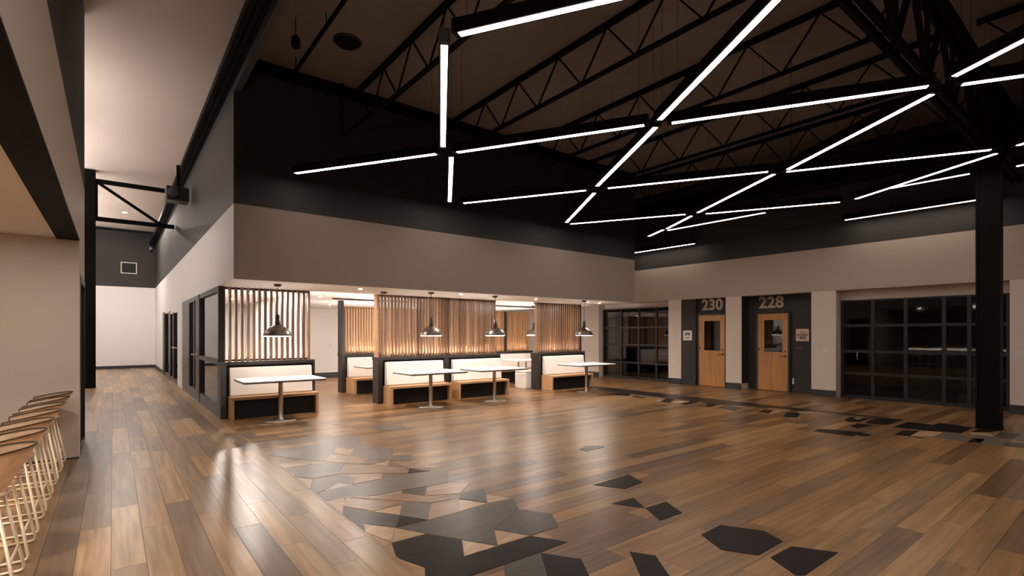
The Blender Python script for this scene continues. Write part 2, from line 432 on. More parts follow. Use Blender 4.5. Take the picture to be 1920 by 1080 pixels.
# ------------------------------------------------------------------ floors, laid plank by plank
floor = struct(box('floor', WX, 14.6, YB, 18.2, -0.15, -0.013, 'underlay', org=(0, 0, 0)), 'hall floor of brown oak planks with an inlay of dark and pale shards', 'floor')
floor_c = struct(box('floor_corridor', -6.5, WX, YB, YF, -0.15, -0.013, 'underlay', org=(0, 0, 0)), 'corridor floor of long mixed-tone oak planks', 'floor')
floor_b = struct(box('floor_back', WX, 14.6, 18.2, YF, -0.15, 0.0, 'underlay', org=(0, 0, 0)), 'floor behind the rear booth wall', 'floor')
PW = 0.193
def plank_mesh(Ln, mat):
    bm = bmesh.new(); g = 0.0012
    quadbox(bm, g, Ln - g, g, PW - g, -0.013, 0.0)
    top = [e for e in bm.edges if all(v.co.z > -0.001 for v in e.verts)]
    return mesh_from(bm, 'plank', mat)
def visible_size(x, y):
    ca, sa = math.cos(math.atan(748 / 950)), math.sin(math.atan(748 / 950))
    d = sa * x + ca * y; l = ca * x - sa * y
    if d < 1.2: return 0.0
    px = l / d * 950; py = 626 + 1.55 * 950 / d
    if abs(px) > 1050 or py > 1200: return 0.0
    return 1 / d ** 3
LENS = [1.15, 1.5, 1.85, 2.2, 2.6]
def lay(parent, mat, u0, u1, v0, v1, along_x, cap, seed):
    rnd = random.Random(seed); items = []
    n = int(math.ceil((v1 - v0) / PW))
    for i in range(n):
        u = u0 - rnd.uniform(0, 1.6)
        while u < u1:
            k = rnd.randrange(len(LENS)); Ln = LENS[k]
            a, b_ = max(u, u0), min(u + Ln, u1)
            if b_ - a > 0.02: items.append((a, b_ - a, v0 + i * PW, k))
            u += Ln
    meshes = [plank_mesh(L_, mat) for L_ in LENS]
    def centre(it):
        return (it[0] + it[1] / 2, it[2]) if along_x else (it[2], it[0] + it[1] / 2)
    items.sort(key=lambda it: -visible_size(*centre(it)))
    rest = bmesh.new()
    for idx, (a, Ln, v, k) in enumerate(items):
        wv = min(PW, v1 - v)
        if idx < cap and visible_size(*centre((a, Ln, v, k))) > 0:
            o = link('plank', meshes[k], parent)
            o.scale = (Ln / LENS[k], wv / PW, 1)
            if along_x: o.location = (a, v, 0)
            else: o.location = (v + wv, a, 0); o.rotation_euler = (0, 0, math.pi / 2)
        else:
            if along_x: quadbox(rest, a + .0012, a + Ln - .0012, v + .0012, v + wv - .0012, -0.013, 0)
            else: quadbox(rest, a + .0012, a + Ln - .0012, -v - wv + .0012, -v - .0012, -0.013, 0)
    r = link('plank_field', mesh_from(rest, 'plank_field', mat), parent)
    if not along_x: r.rotation_euler = (0, 0, math.pi / 2)
    r['kind'] = 'stuff'
lay(floor, 'plank_hall', WX + 0.035, 14.4, YB, 18.2, True, 300, 3)
lay(floor_c, 'plank_corridor', YB, YF, -1.17, WX - 0.0, False, 300, 11)
lay(floor_c, 'plank_corridor', YB, YF, -6.5, -1.17, False, 0, 12)
box('border_strip', WX, WX + 0.034, YB, FY + 1.5, -0.013, 0.001, 'tile_tan', floor)

# dark strip of planks along the line of the columns
rnd = random.Random(5)
for k, (ya, yb) in enumerate(((9.6, 5.6), (10.1, 4.7), (10.5, 4.4), (11.2, 3.0))):
    y = ya
    while y - 0.3 > yb:
        Ln = min(rnd.choice((0.9, 1.2, 1.5, 1.8)), y - yb)
        link('plank', plank_mesh(Ln, 'plank_dark'), floor, (10.47 + k * 0.19 + 0.19, y - Ln, 0.0015), (0, 0, math.pi / 2))
        y -= Ln

KIND = {'d': 'tile_dark', 'G': 'tile_charcoal', 'g': 'tile_grey', 'b': 'tile_brown', 't': 'tile_tan', 'l': 'tile_light', 'y': 'tile_yellow', 'w': 'tile_pale'}
for ti, (kind, P) in enumerate(TILES):
    cx = sum(p[0] for p in P) / len(P); cy = sum(p[1] for p in P) / len(P)
    area = sum(P[i - 1][0] * P[i][1] - P[i][0] * P[i - 1][1] for i in range(len(P)))
    if area < 0: P = P[::-1]
    bm = bmesh.new()
    ang = random.uniform(-0.6, 0.6)
    R = Matrix.Rotation(-ang, 3, 'Z')
    loc = [R @ Vector((x - cx, y - cy, 0)) for x, y in P]
    top = [bm.verts.new((v.x, v.y, 0.0022 + 0.00002 * ti)) for v in loc]
    bot = [bm.verts.new((v.x, v.y, -0.012)) for v in loc]
    bm.faces.new(top)
    n = len(P)
    for i in range(n): bm.faces.new((top[i], bot[i], bot[(i + 1) % n], top[(i + 1) % n]))
    bmesh.ops.triangulate(bm, faces=[f for f in bm.faces if len(f.verts) > 4])
    link('inlay_tile', mesh_from(bm, 'inlay_tile', KIND[kind]), floor, (cx, cy, 0), (0, 0, ang))

# ------------------------------------------------------------------ ceilings
struct(box('ceiling', WX + 0.03, 14.8, YB, 18.4, ZC, ZC + 0.2, 'brown_deck'), 'dark brown roof deck above the hall', 'ceiling')
struct(box('ceiling_corridor', -6.5, WX + 0.03, YB, YF, ZK, ZK + 0.2, 'cream_ceiling'), 'cream ceiling high above the corridor', 'ceiling')
struct(box('ceiling_booths', WX + 0.001, BX - 0.02, FY, 18.2, Z1 - 0.003, Z1 + 0.12, 'booth_ceiling'), 'low white ceiling above the booths', 'ceiling')
struct(box('ceiling_bar', -6.5, LX - 0.2, YB, 8.33, 2.73, 2.85, 'booth_ceiling'), 'low cream ceiling above the bar stools', 'ceiling')

# ------------------------------------------------------------------ central block: pale band below, black paint above
struct(box('wall_front', WX, BX, FY - 0.003, FY + 0.1, Z1, Z2, 'taupe_paint'), 'long taupe band above the booths', 'wall')
struct(box('wall_front_upper', WX, BX, FY - 0.003, FY + 0.1, Z2, ZC, 'black_paint'), 'black wall above the taupe band over the booths', 'wall')
struct(box('wall_corridor', WX - 0.003, WX + 0.1, FY, YF, Z1, Z2, 'white_paint'), 'white band above the glazed corridor front', 'wall')
struct(box('wall_corridor_upper', WX - 0.003, WX + 0.1, FY, YF, Z2, ZK, 'charcoal_paint'), 'charcoal wall high along the corridor', 'wall')
struct(box('wall_corridor_low', WX, WX + 0.1, 23.84, YF, 0, Z1, 'white_paint'), 'white wall beyond the corridor doors', 'wall')
struct(box('wall_block_end', BX - 0.1, BX, FY + 0.1, 18.2, Z1, Z2, 'greige_paint'), 'end of the greige band facing the right wall', 'wall')
struct(box('wall_block_end_upper', BX - 0.1, BX, FY + 0.1, 18.2, Z2, ZC, 'black_paint'), 'black end of the block above the band', 'wall')
struct(box('wall_booth_back', WX + 0.1, 14.4, 18.2, 18.3, 0, ZC, 'white_paint'), 'white wall far behind the booths', 'wall')
struct(box('baseboard_booth_back', WX + 0.1, RX, 18.18, 18.2, 0, 0.18, 'baseboard_dark'), 'dark baseboard of the wall behind the booths', 'baseboard')
struct(box('trim_1', WX + 0.14, BX - 0.05, FY - 0.08, FY, 5.86, 6.06, 'black_steel'), 'black ledger beam where the black wall meets the roof deck', 'beam')
# glazed meeting room behind the first booth
struct(box('wall_meeting', 3.13, 3.20, 11.35, 17.0, 0, Z1, 'white_paint'), 'white side wall of the room behind the first slat screen', 'wall')
struct(box('wall_meeting_end', WX + 0.1, 3.2, 17.0, 17.1, 0, Z1, 'white_paint'), 'white end wall of the room behind the first slat screen', 'wall')

# ------------------------------------------------------------------ end of the corridor
struct(box('wall_end', -6.5, WX + 0.1, YF, YF + 0.1, 0, Z2, 'white_paint'), 'white wall at the end of the corridor', 'wall')
struct(box('wall_end_upper', -6.5, WX + 0.1, YF, YF + 0.1, Z2, 6.13, 'charcoal_paint'), 'charcoal upper wall at the end of the corridor', 'wall')
struct(box('baseboard_end', -6.5, WX, YF - 0.02, YF, 0, 0.13, 'baseboard_dark'), 'dark baseboard at the end of the corridor', 'baseboard')
struct(box('baseboard_corridor', WX - 0.015, WX, 23.9, YF, 0, 0.13, 'baseboard_dark'), 'dark baseboard past the corridor doors', 'baseboard')

# ------------------------------------------------------------------ bar bulkhead on the left
struct(box('wall_bar', -6.5, LX - 0.002, 8.33, 8.45, 0, 2.73, 'warm_white_paint'), 'greige wall behind the row of stools', 'wall')
struct(box('wall_bulkhead', LX - 0.2, LX, YB, 9.75, 2.74, Z2, 'warm_white_paint'), 'pale bulkhead face above the bar opening', 'wall')
struct(box('wall_bulkhead_upper', LX - 0.2, LX, YB, 9.75, Z2, ZK, 'charcoal_paint'), 'dark wall above the bulkhead', 'wall')
struct(box('trim_2', LX - 0.215, LX - 0.001, YB, 8.33, 2.715, 2.74, 'black_steel'), 'black strip along the underside of the bulkhead', 'trim')
struct(box('wall_bar_return', LX - 0.2, LX, 8.45, 8.52, 0, 2.73, 'warm_white_paint'), 'return of the greige wall beside the glazed opening', 'wall')
struct(box('wall_bar_left', -6.6, -6.5, YB, YF, 0, ZK, 'warm_white_paint'), 'far left wall out past the bar', 'wall')
struct(box('wall_bar_back', -6.5, LX - 0.2, 9.65, 9.75, 0, ZK, 'warm_white_paint'), 'back of the bar block', 'wall')
struct(box('baseboard_bar', -3.0, LX - 0.002, 8.318, 8.33, 0, 0.015, 'baseboard_dark'), 'thin dark base line of the wall behind the stools', 'baseboard')
struct(box('wall_behind', -6.5, 14.6, YB - 0.1, YB, 0, ZK, 'greige_paint'), 'wall at the back of the hall', 'wall')

# side glazing in the end of the bar wall
w0 = struct(thing('window_2', 'narrow black-framed glass opening at the end of the greige wall', 'window', (LX, 8.52, 0)))
box('frame_jamb', -0.12, 0.006, 0.0, 0.05, 0, 2.3, 'frame_black', w0)
box('frame_jamb', -0.12, 0.006, 1.16, 1.23, 0, 2.3, 'frame_black', w0)
box('frame_head', -0.12, 0.006, 0.05, 1.16, 2.22, 2.3, 'frame_black', w0)
box('frame_sill', -0.12, 0.006, 0.05, 1.16, 0, 0.05, 'frame_black', w0)
box('pane', -0.07, -0.06, 0.05, 1.16, 0.05, 2.22, 'glass_clear', w0)
struct(box('wall_bar_head', LX - 0.2, LX, 8.52, 9.75, 2.3, 2.74, 'warm_white_paint'), 'pale wall above the narrow glass opening', 'wall')

# ------------------------------------------------------------------ glazed corridor front (grey metal)
st = struct(thing('window_1', 'grey metal glazed front along the corridor', 'window', (WX, 0, 0)))
def stbox(n, y0, y1, z0, z1, mat='frame_grey', x0=0.0, x1=0.1): return box(n, x0, x1, y0, y1, z0, z1, mat, st)
stbox('corner_post', 10.52, 10.78, 0, 1.03)
stbox('corner_post', 10.70, 10.80, 1.03, Z1, 'frame_black')
stbox('post', 13.30, 13.62, 0, Z1, 'frame_black', -0.01)
stbox('wide_panel', 15.49, 16.98, 0, Z1)
stbox('head_rail', 10.80, 13.30, Z1 - 0.10, Z1)
stbox('head_rail', 13.62, 15.49, Z1 - 0.10, Z1)
stbox('transom', 10.80, 13.30, 0.98, 1.06, 'frame_grey', -0.008)
stbox('bottom_rail', 10.78, 13.30, 0, 0.22)
stbox('bottom_rail', 13.62, 15.49, 0, 0.22)
stbox('door_stile', 13.62, 13.98, 0.22, Z1 - 0.10, 'frame_grey', -0.006)
stbox('door_stile', 15.30, 15.49, 0.22, Z1 - 0.10, 'frame_black')
stbox('mid_stile', 14.55, 14.70, 0.22, Z1 - 0.10, 'frame_black', 0.03)
stbox('pane', 10.80, 13.30, 1.06, Z1 - 0.10, 'glass_grey', 0.045, 0.055)
stbox('pane', 10.78, 13.30, 0.22, 0.98, 'glass_grey', 0.045, 0.055)
stbox('pane', 13.98, 15.30, 0.22, Z1 - 0.10, 'glass_grey', 0.045, 0.055)
stbox('white_panel', 16.98, 18.25, 0, Z1, 'white_paint')
stbox('mullion', 19.50, 19.80, 0.1, 2.25, 'frame_black', -0.005)
stbox('mullion', 20.70, 21.20, 0, 2.33, 'frame_black', -0.005)
stbox('mullion', 22.95, 23.84, 0, 2.36, 'frame_black', -0.02)
stbox('bottom_rail', 18.25, 23.0, 0, 0.12)
stbox('head_panel', 18.25, 20.9, 2.22, Z1, 'white_paint')
stbox('head_rail', 20.9, 23.84, 2.30, Z1, 'white_paint')
stbox('pane', 18.25, 19.50, 0.12, 2.22, 'glass_clear', 0.045, 0.055)
stbox('pane', 19.80, 20.70, 0.12, 2.22, 'glass_clear', 0.045, 0.055)
stbox('pane', 21.20, 22.95, 0.12, 2.30, 'glass_dark', 0.045, 0.055)
rb = thing('roller_blind', 'pale roller blind behind the glass at the corridor corner', 'blind', (WX + 0.075, 12.05, 1.06))
bm = bmesh.new()
for i in range(60):                                  # gently pleated fabric
    y0_, y1_ = -1.11 + i * 2.22 / 60, -1.11 + (i + 1) * 2.22 / 60
    xa, xb = 0.006 * math.sin(i * 0.9), 0.006 * math.sin((i + 1) * 0.9)
    quadbox(bm, 0, 0.003, y0_, y1_, 0.0, 1.22, None)
    for v in bm.verts[-8:]: v.co.x += xa if abs(v.co.y - y0_) < 1e-4 else xb
link('fabric', mesh_from(bm, 'fabric', 'blind_fabric'), rb)
box('cassette', -0.012, 0.012, -1.11, 1.11, 1.22, 1.275, 'plastic_white', rb)
stbox('infill_panel', 10.80, 13.28, 0.24, 0.96, 'infill_grey', 0.065, 0.075)
h = thing('door_pull', 'steel lever handle on the nearer glazed corridor door', 'handle', (WX - 0.01, 13.80, 1.05))
box('plate', -0.012, 0.004, -0.03, 0.03, -0.10, 0.16, 'brushed_steel', h)
tube('lever', [(-0.01, 0, 0.02), (-0.07, 0, 0.02), (-0.075, 0.2, 0.02)], 0.012, 'brushed_steel', h)
h = thing('door_pull', 'steel bar handle on the farther glazed corridor door', 'handle', (WX - 0.005, 18.9, 1.12))
tube('bar', [(0.05, -0.5, 0), (-0.07, -0.48, 0), (-0.07, 0.48, 0), (0.05, 0.5, 0)], 0.014, 'brushed_steel', h)

# white room wall behind the farther doors
struct(box('wall_far_room', WX + 1.6, WX + 1.7, 17.1, 24.5, 0, Z1, 'white_paint'), 'white wall behind the farther glass doors', 'wall')

# ------------------------------------------------------------------ right wall
ZR = 2.60
struct(box('wall_right', RX, 14.7, YB, 18.2, ZR, Z2, 'greige_paint'), 'long greige band above the numbered doors', 'wall')
struct(box('wall_right_upper', RX, 14.7, YB, 18.2, Z2, ZC, 'charcoal_paint'), 'charcoal wall above the band over the numbered doors', 'wall')
def pier(y0, y1, label, mat='pier_paint', depth=0.9, x0=RX, base=True):
    p = struct(box('wall_right_pier', x0, RX + depth, y0, y1, 0, ZR, mat), label, 'wall')
    if base: box('baseboard', -0.012 - (RX + depth - x0) / 2, -(RX + depth - x0) / 2 + 0.01, -(y1 - y0) / 2 + 0.0, (y1 - y0) / 2, 0, 0.17, 'baseboard_dark', p)
    return p
pier(12.42, 18.2, 'pale wall right of the last slat screen')
pier(9.05, 9.50, 'pale pier left of door 230')
struct(box('wall_right_panel', RX + 0.02, RX + 0.9, 8.56, 9.05, 0, ZR, 'charcoal_paint'), 'charcoal panel between the pale pier and door 230', 'wall')
struct(box('baseboard_right', RX + 0.006, RX + 0.02, 8.56, 9.05, 0, 0.17, 'baseboard_dark'), 'dark baseboard below the charcoal panel by door 230', 'baseboard')
pp = pier(7.14, 7.60, 'pale pier between the two numbered doors')
struct(box('wall_right_reveal', RX + 0.01, RX + 0.5, 7.13, 7.14, 0.17, ZR, 'charcoal_paint'), 'charcoal reveal left of door 228', 'wall')
struct(box('wall_right_recess', 14.15, 14.6, 4.9, 7.14, 0, ZR, 'charcoal_paint'), 'charcoal wall around door 228', 'wall')
pier(4.79, 5.34, 'pale pier between door 228 and the dark glass grid')
pier(YB, 1.76, 'pale wall at the far right by the steel column')
struct(box('wall_right_lintel', 14.10, 14.6, 9.5, 12.42, 2.42, ZR, 'pier_paint'), 'pale lintel above the left dark glass grid', 'wall')
struct(box('wall_right_lintel', 14.12, 14.6, 1.76, 4.79, 2.37, ZR, 'pier_paint'), 'pale lintel above the right dark glass grid', 'wall')

# wooden doors with numbers
def oak_door(name, x, y0, y1, label):
    d = struct(thing(name, label, 'door', (x, (y0 + y1) / 2, 0)))
    w = (y1 - y0) / 2; H = 2.10
    # leaf: stiles and rails round a glazed opening
    wy0, wy1, wz0, wz1 = -w + 0.14, w - 0.17, 1.06, 1.93
    for nm, a, b_, z0, z1 in (('lower_panel', -w, w, 0.012, wz0), ('top_rail', -w, w, wz1, H), ('stile', -w, wy0, wz0, wz1), ('stile', wy1, w, wz0, wz1)):
        vert = True
        bm = bmesh.new(); quadbox(bm, 0, z1 - z0, -(b_ - a) / 2, (b_ - a) / 2, -0.022, 0.022)
        o = link(nm, mesh_from(bm, nm, 'door_oak'), d, (0, (a + b_) / 2, z0), (0, -math.pi / 2, 0))
        if nm == 'lower_panel': leaf = o
    box('vision_frame', -0.026, 0.0, wy0, wy1, wz0, wz0 + 0.012, 'frame_black', d)
    box('pane', -0.004, 0.004, wy0, wy1, wz0, wz1, 'glass_dark', d)
    box('backing', 0.025, 0.03, wy0 - 0.02, wy1 + 0.02, wz0 - .02, wz1 + .02, 'recess_black', d)
    hd = box('handle_rose', -0.034, -0.022, -w + 0.035, -w + 0.085, 0.93, 0.98, 'dark_hardware', d)
    tube('lever', [(-0.03, -w + 0.06, 0.955), (-0.075, -w + 0.06, 0.955), (-0.078, -w + 0.19, 0.955)], 0.010, 'dark_hardware', d)
    lathe('deadbolt', [(0, -0.03), (0.022, -0.03), (0.022, -0.02), (0, -0.02)], 'dark_hardware', d, (-0.0, -w + 0.06, 1.09)).rotation_euler = (0, math.pi / 2, 0)
    box('hinge', -0.028, -0.02, w - 0.06, w - 0.01, 1.10, 1.16, 'dark_hardware', d)
    for s in (-1, 1): box('frame_jamb', -0.03, 0.06, s * (w + 0.03) - 0.028, s * (w + 0.03) + 0.028, 0, H + 0.05, 'frame_black', d)
    box('frame_head', -0.03, 0.06, -w, w, H, H + 0.05, 'frame_black', d)
    return d
struct(box('wall_right_door_bay', 13.90, 14.6, 7.60, 8.56, 0, ZR, 'charcoal_paint'), 'charcoal wall around door 230', 'wall')
oak_door('door_1', 13.86, 7.675, 8.49, 'oak door with dark window under the number 230')
oak_door('door_2', 14.11, 6.045, 6.84, 'oak door with dark window under the number 228')
def number(txt, x, y, z, label):
    o = text_mesh('room_number', txt, 0.44, 'sign_tan', depth=0.012, bold=0.012, spacing=1.02)
    o.location = (x - 0.014, y, z); o.rotation_euler = FACE_HALL
    tag(o, label, 'sign')
number('230', 13.90, 8.09, 2.395, 'tan numerals 230 on the charcoal wall above the left oak door')
number('228', 14.15, 6.50, 2.40, 'tan numerals 228 on the charcoal wall above the right oak door')

def plate_sign(x, y, z, s, mat, label):
    t = thing('door_sign', label, 'sign', (x, y, z))
    box('plate', -0.022, -0.002, -s / 2, s / 2, -s / 2, s / 2, mat, t, bevel=0.004)
    return t
t = plate_sign(RX + 0.02, 8.83, 1.50, 0.30, 'sign_white', 'small white square sign on the charcoal panel left of door 230')
for (a, b_, z0, z1) in ((0.075, 0.035, 0.02, 0.075), (0.03, 0.008, 0.0, 0.08), (-0.005, -0.03, 0.05, 0.085), (-0.04, -0.085, 0.01, 0.085), (0.085, 0.078, -0.005, 0.05), (-0.055, -0.068, -0.02, 0.012)):
    box('mark', -0.026, -0.022, min(a, b_), max(a, b_), z0, z1, 'sign_ink', t)
for k in range(6): box('letter', -0.025, -0.022, 0.062 - k * 0.024 - 0.016, 0.062 - k * 0.024, -0.085, -0.06, 'sign_ink', t)
t = plate_sign(14.15, 5.70, 1.52, 0.32, 'sign_cream', 'cream square sign reading LOGO HERE right of door 228')
o = text_mesh('lettering', 'LOGO', 0.088, 'sign_ink', t, depth=0.002, bold=0.003); o.location = (-0.024, 0, 0.0); o.rotation_euler = FACE_HALL
o = text_mesh('lettering', 'HERE', 0.084, 'sign_ink', t, depth=0.002, bold=0.003); o.location = (-0.024, 0, -0.075); o.rotation_euler = FACE_HALL
o = text_mesh('mark', '<~>', 0.07, 'sign_ink', t, depth=0.002, bold=0.001, spacing=1.1); o.location = (-0.024, 0, 0.075); o.rotation_euler = FACE_HALL

def switch(name, x, y, z, label, gang=2, w=0.14, h=0.12):
    t = thing(name, label, 'switch' if name == 'light_switch' else 'outlet', (x, y, z))
    box('cover', -0.010, -0.0, -w / 2, w / 2, 0, h, 'plastic_white', t, bevel=0.003)
    for k in range(gang):
        yy = (k - (gang - 1) / 2) * w / gang
        box('rocker', -0.016, -0.010, yy - 0.014, yy + 0.014, h * 0.25, h * 0.75, 'plastic_white', t)
switch('light_switch', RX, 5.00, 1.07, 'double light switch on the pale pier right of door 228')
switch('light_switch', RX, 1.63, 1.10, 'double light switch on the pale wall at the far right')
switch('wall_outlet', RX, 9.12, 0.28, 'small outlet low on the pale pier left of door 230', 1, 0.08, 0.12)
t = thing('door_stop', 'small pale bracket low on the charcoal wall right of door 228', 'bracket', (14.15, 5.93, 0.22))
box('plate', -0.02, 0, -0.02, 0.02, 0, 0.15, 'plastic_white', t, bevel=0.004)
box('hook', -0.05, -0.02, -0.012, 0.012, 0.0, 0.03, 'plastic_white', t)
t = thing('card_reader', 'dark card reader below the cream sign right of door 228', 'reader', (14.15, 5.78, 1.16))
box('body', -0.02, 0, -0.07, 0.07, 0, 0.05, 'frame_grey', t, bevel=0.006)
box('led', -0.022, -0.02, 0.03, 0.045, 0.02, 0.03, 'room_grey', t)

# gridded glass doors
def glass_grid(name, x, ys, zs, label, frame, rail, pane='glass_dark'):
    y0, y1 = ys[0], ys[-1]; g = struct(thing(name, label, 'door', (x, y0, 0)))
    for i, yy in enumerate(ys):
        w = 0.05 if i in (0, len(ys) - 1) else rail
        box('stile', -0.04, 0.02, yy - y0 - w, yy - y0 + w, 0, zs[-1], frame, g)
    for j, z in enumerate(zs):
        for i in range(len(ys) - 1):
            a = ys[i] - y0 + (0.05 if i == 0 else rail); b_ = ys[i + 1] - y0 - (0.05 if i == len(ys) - 2 else rail)
            hz = 0.08 if j in (0,) else 0.032
            box('rail', -0.034, 0.016, a, b_, max(0, z - hz), z + (hz if j < len(zs) - 1 else 0), frame, g)
            if j < len(zs) - 1:
                box('pane', -0.008, 0.0, a, b_, z + 0.03, zs[j + 1] - 0.03, pane, g)
    return g
glass_grid('door_3', 14.02, [9.52, 10.12, 10.83, 11.58, 12.40], [0.0, 0.56, 1.17, 1.77, 2.42], 'dark glass grid door left of the numbered doors', 'frame_black', 0.03)
glass_grid('door_4', 14.10, [1.80, 2.41, 2.82, 3.49, 4.12, 4.78], [0.0, 0.60, 1.13, 1.75, 2.37], 'dark glass grid door behind the steel column at right', 'frame_black', 0.035)
t = thing('door_pull', 'small pale pull handle on the dark glass grid at right', 'handle', (14.05, 4.42, 0.93))
tube('bar', [(0.0, 0, 0.0), (-0.05, 0, 0.01), (-0.05, 0, 0.17), (0.0, 0, 0.18)], 0.012, 'brushed_steel', t)
# dark rooms behind the grids
struct(box('wall_dark_room', 17.4, 17.5, 0.5, 14.0, 0, 2.7, 'room_dark'), 'dark wall behind the glass grids', 'wall')
struct(box('floor_dark_room', 14.6, 17.5, 0.5, 14.0, -0.1, 0, 'room_dark'), 'dark floor behind the glass grids', 'floor')
struct(box('ceiling_dark_room', 14.7, 17.5, 0.5, 14.0, 2.6, 2.7, 'room_dark'), 'dark ceiling behind the glass grids', 'ceiling')
struct(box('wall_dark_room_end', 14.6, 17.5, 13.9, 14.0, 0, 2.7, 'room_dark'), 'dark end wall behind the left glass grid', 'wall')
struct(box('wall_dark_room_side', 14.6, 17.5, 0.4, 0.5, 0, 2.7, 'room_dark'), 'dark end wall behind the right glass grid', 'wall')

# ------------------------------------------------------------------ roof steel
def joist(x, y0, y1, label, zt=6.0, zb=5.36, first=0.9):
    t = thing('roof_joist', label, 'joist', (x, (y0 + y1) / 2, zb), 0, 'open web joists under the roof deck')
    L2 = (y1 - y0) / 2; top = zt - zb
    for s in (-1, 1):
        box('top_chord', s * 0.02 - 0.014, s * 0.02 + 0.014, -L2, L2, top - 0.01, top + 0.065, 'black_steel', t)
        box('bottom_chord', s * 0.018 - 0.012, s * 0.018 + 0.012, -L2 + 0.3, L2 - 0.75, -0.02, 0.03, 'black_steel', t)
    n = int((y1 - y0 - 0.2) / 0.9); step = (y1 - y0 - 0.2) / n
    for i in range(n):
        a = -L2 + 0.1 + i * step
        bar_between('web_bar', (0, a, top), (0, a + step / 2, 0 if 0 < i + 0.5 < n else 0), 0.022, 0.022, 'black_steel', t)
        bar_between('web_bar', (0, a + step / 2, 0), (0, a + step, top), 0.022, 0.022, 'black_steel', t)
    return t
NTH = ['first', 'second', 'third', 'fourth', 'fifth']
for i, x in enumerate((3.56, 5.63, 7.70, 9.77)):
    joist(x, 1.75, 9.12, 'black open web roof joist, %s from the corridor, above the linear lights' % NTH[i])
joist(11.84, 1.75, 17.9, 'black open web roof joist running past the far end of the black wall')
for i, x in enumerate((5.63, 7.70, 9.77, 11.84)):
    joist(x, -5.6, 1.59, 'black open web roof joist on the near side of the girder, %s from the corridor' % NTH[i])
# heavy girder across the hall on the column line
GY = 1.67
g = thing('roof_girder', 'heavy black truss girder crossing the hall to the steel column', 'girder', (0, GY, 4.5))
for s in (-1, 1):
    box('bottom_chord', 1.6, 13.7, s * 0.055 - 0.024, s * 0.055 + 0.024, -0.03, 0.06, 'black_steel', g)
    box('top_chord', 1.6, 13.7, s * 0.06 - 0.025, s * 0.06 + 0.025, 0.98, 1.14, 'black_steel', g)
box('top_flange', 1.6, 13.7, -0.09, 0.09, 1.14, 1.18, 'black_steel', g)
k = 0
x = 7.57 - 1.2 * 4
while x < 13.2:
    bar_between('web_post', (x, 0, 0.05), (x, 0, 0.98), 0.045, 0.045, 'black_steel', g)
    bar_between('web_diagonal', (x, 0, 0.05), (x - 0.6, 0, 0.98), 0.055, 0.055, 'black_steel', g)
    bar_between('web_diagonal', (x, 0, 0.05), (x + 0.6, 0, 0.98), 0.055, 0.055, 'black_steel', g)
    x += 1.2
# double beam along the corridor edge
b = thing('roof_beam', 'long black double beam along the top of the corridor wall', 'beam', (1.4, 10.8, 5.60))
for a, c in ((-0.10, -0.022), (-0.006, 0.062), (0.076, 0.128)):
    box('flange', a, c, -17.5, 17.6, 0, 0.12, 'black_steel', b)
for yy in range(-16, 18, 4): box('spacer', -0.022, -0.006, yy, yy + 0.1, 0.02, 0.1, 'black_steel', b)
fas = struct(box('trim_3', WX - 0.0, WX + 0.10, YB, FY - 0.004, 5.48, ZK, 'charcoal_paint'), 'dark fascia between the corridor ceiling and the roof deck', 'trim')
# duct high along the right wall
d = thing('air_duct', 'long black duct high along the right wall', 'duct', (12.85, 4.0, 4.92))
box('duct_body', -0.25, 0.25, -8, 13.5, 0.0, 0.5, 'black_steel', d, bevel=0.03)
for yy in range(-7, 14, 3): box('flange', -0.275, 0.275, yy, yy + 0.05, -0.025, 0.525, 'black_steel', d)

# columns
def column(x, y, h, w, label, rot=0.0):
    t = thing('steel_column', label, 'column', (x, y, 0), rot)
    for s in (-1, 1): box('flange', -w / 2, w / 2, s * w / 2 - 0.018, s * w / 2 + 0.018, 0.02, h, 'black_steel', t)
    box('web', -0.02, 0.02, -w / 2 + 0.018, w / 2 - 0.018, 0.02, h, 'black_steel', t)
    for s in (-1, 1): box('cover_plate', s * (w / 2 - 0.02) - 0.012, s * (w / 2 - 0.02) + 0.012, -w / 2 + 0.02, w / 2 - 0.02, 0.02, h, 'black_steel', t)
    box('base_plate', -w / 2 - 0.01, w / 2 + 0.01, -w / 2 - 0.03, w / 2 + 0.03, 0.0, 0.02, 'black_steel', t)
    return t
column(11.25, 1.68, 5.44, 0.26, 'thick black steel column at the right of the hall')
column(-0.545, 18.95, 6.24, 0.30, 'black steel column on the left of the corridor')
tr = thing('roof_truss', 'black truss spanning the corridor from the left column', 'truss', (0, 18.95, 4.82))
bar_between('top_chord', (-0.40, 0, 1.15), (1.29, 0, 1.15), 0.10, 0.12, 'black_steel', tr)
bar_between('bottom_chord', (-0.40, 0, 0.06), (1.50, 0, 0.06), 0.10, 0.12, 'black_steel', tr)
bar_between('diagonal', (-0.33, 0, 1.10), (1.14, 0, 0.10), 0.07, 0.08, 'black_steel', tr)
bar_between('post', (-0.37, 0, 0.1), (-0.37, 0, 1.15), 0.05, 0.05, 'black_steel', tr)

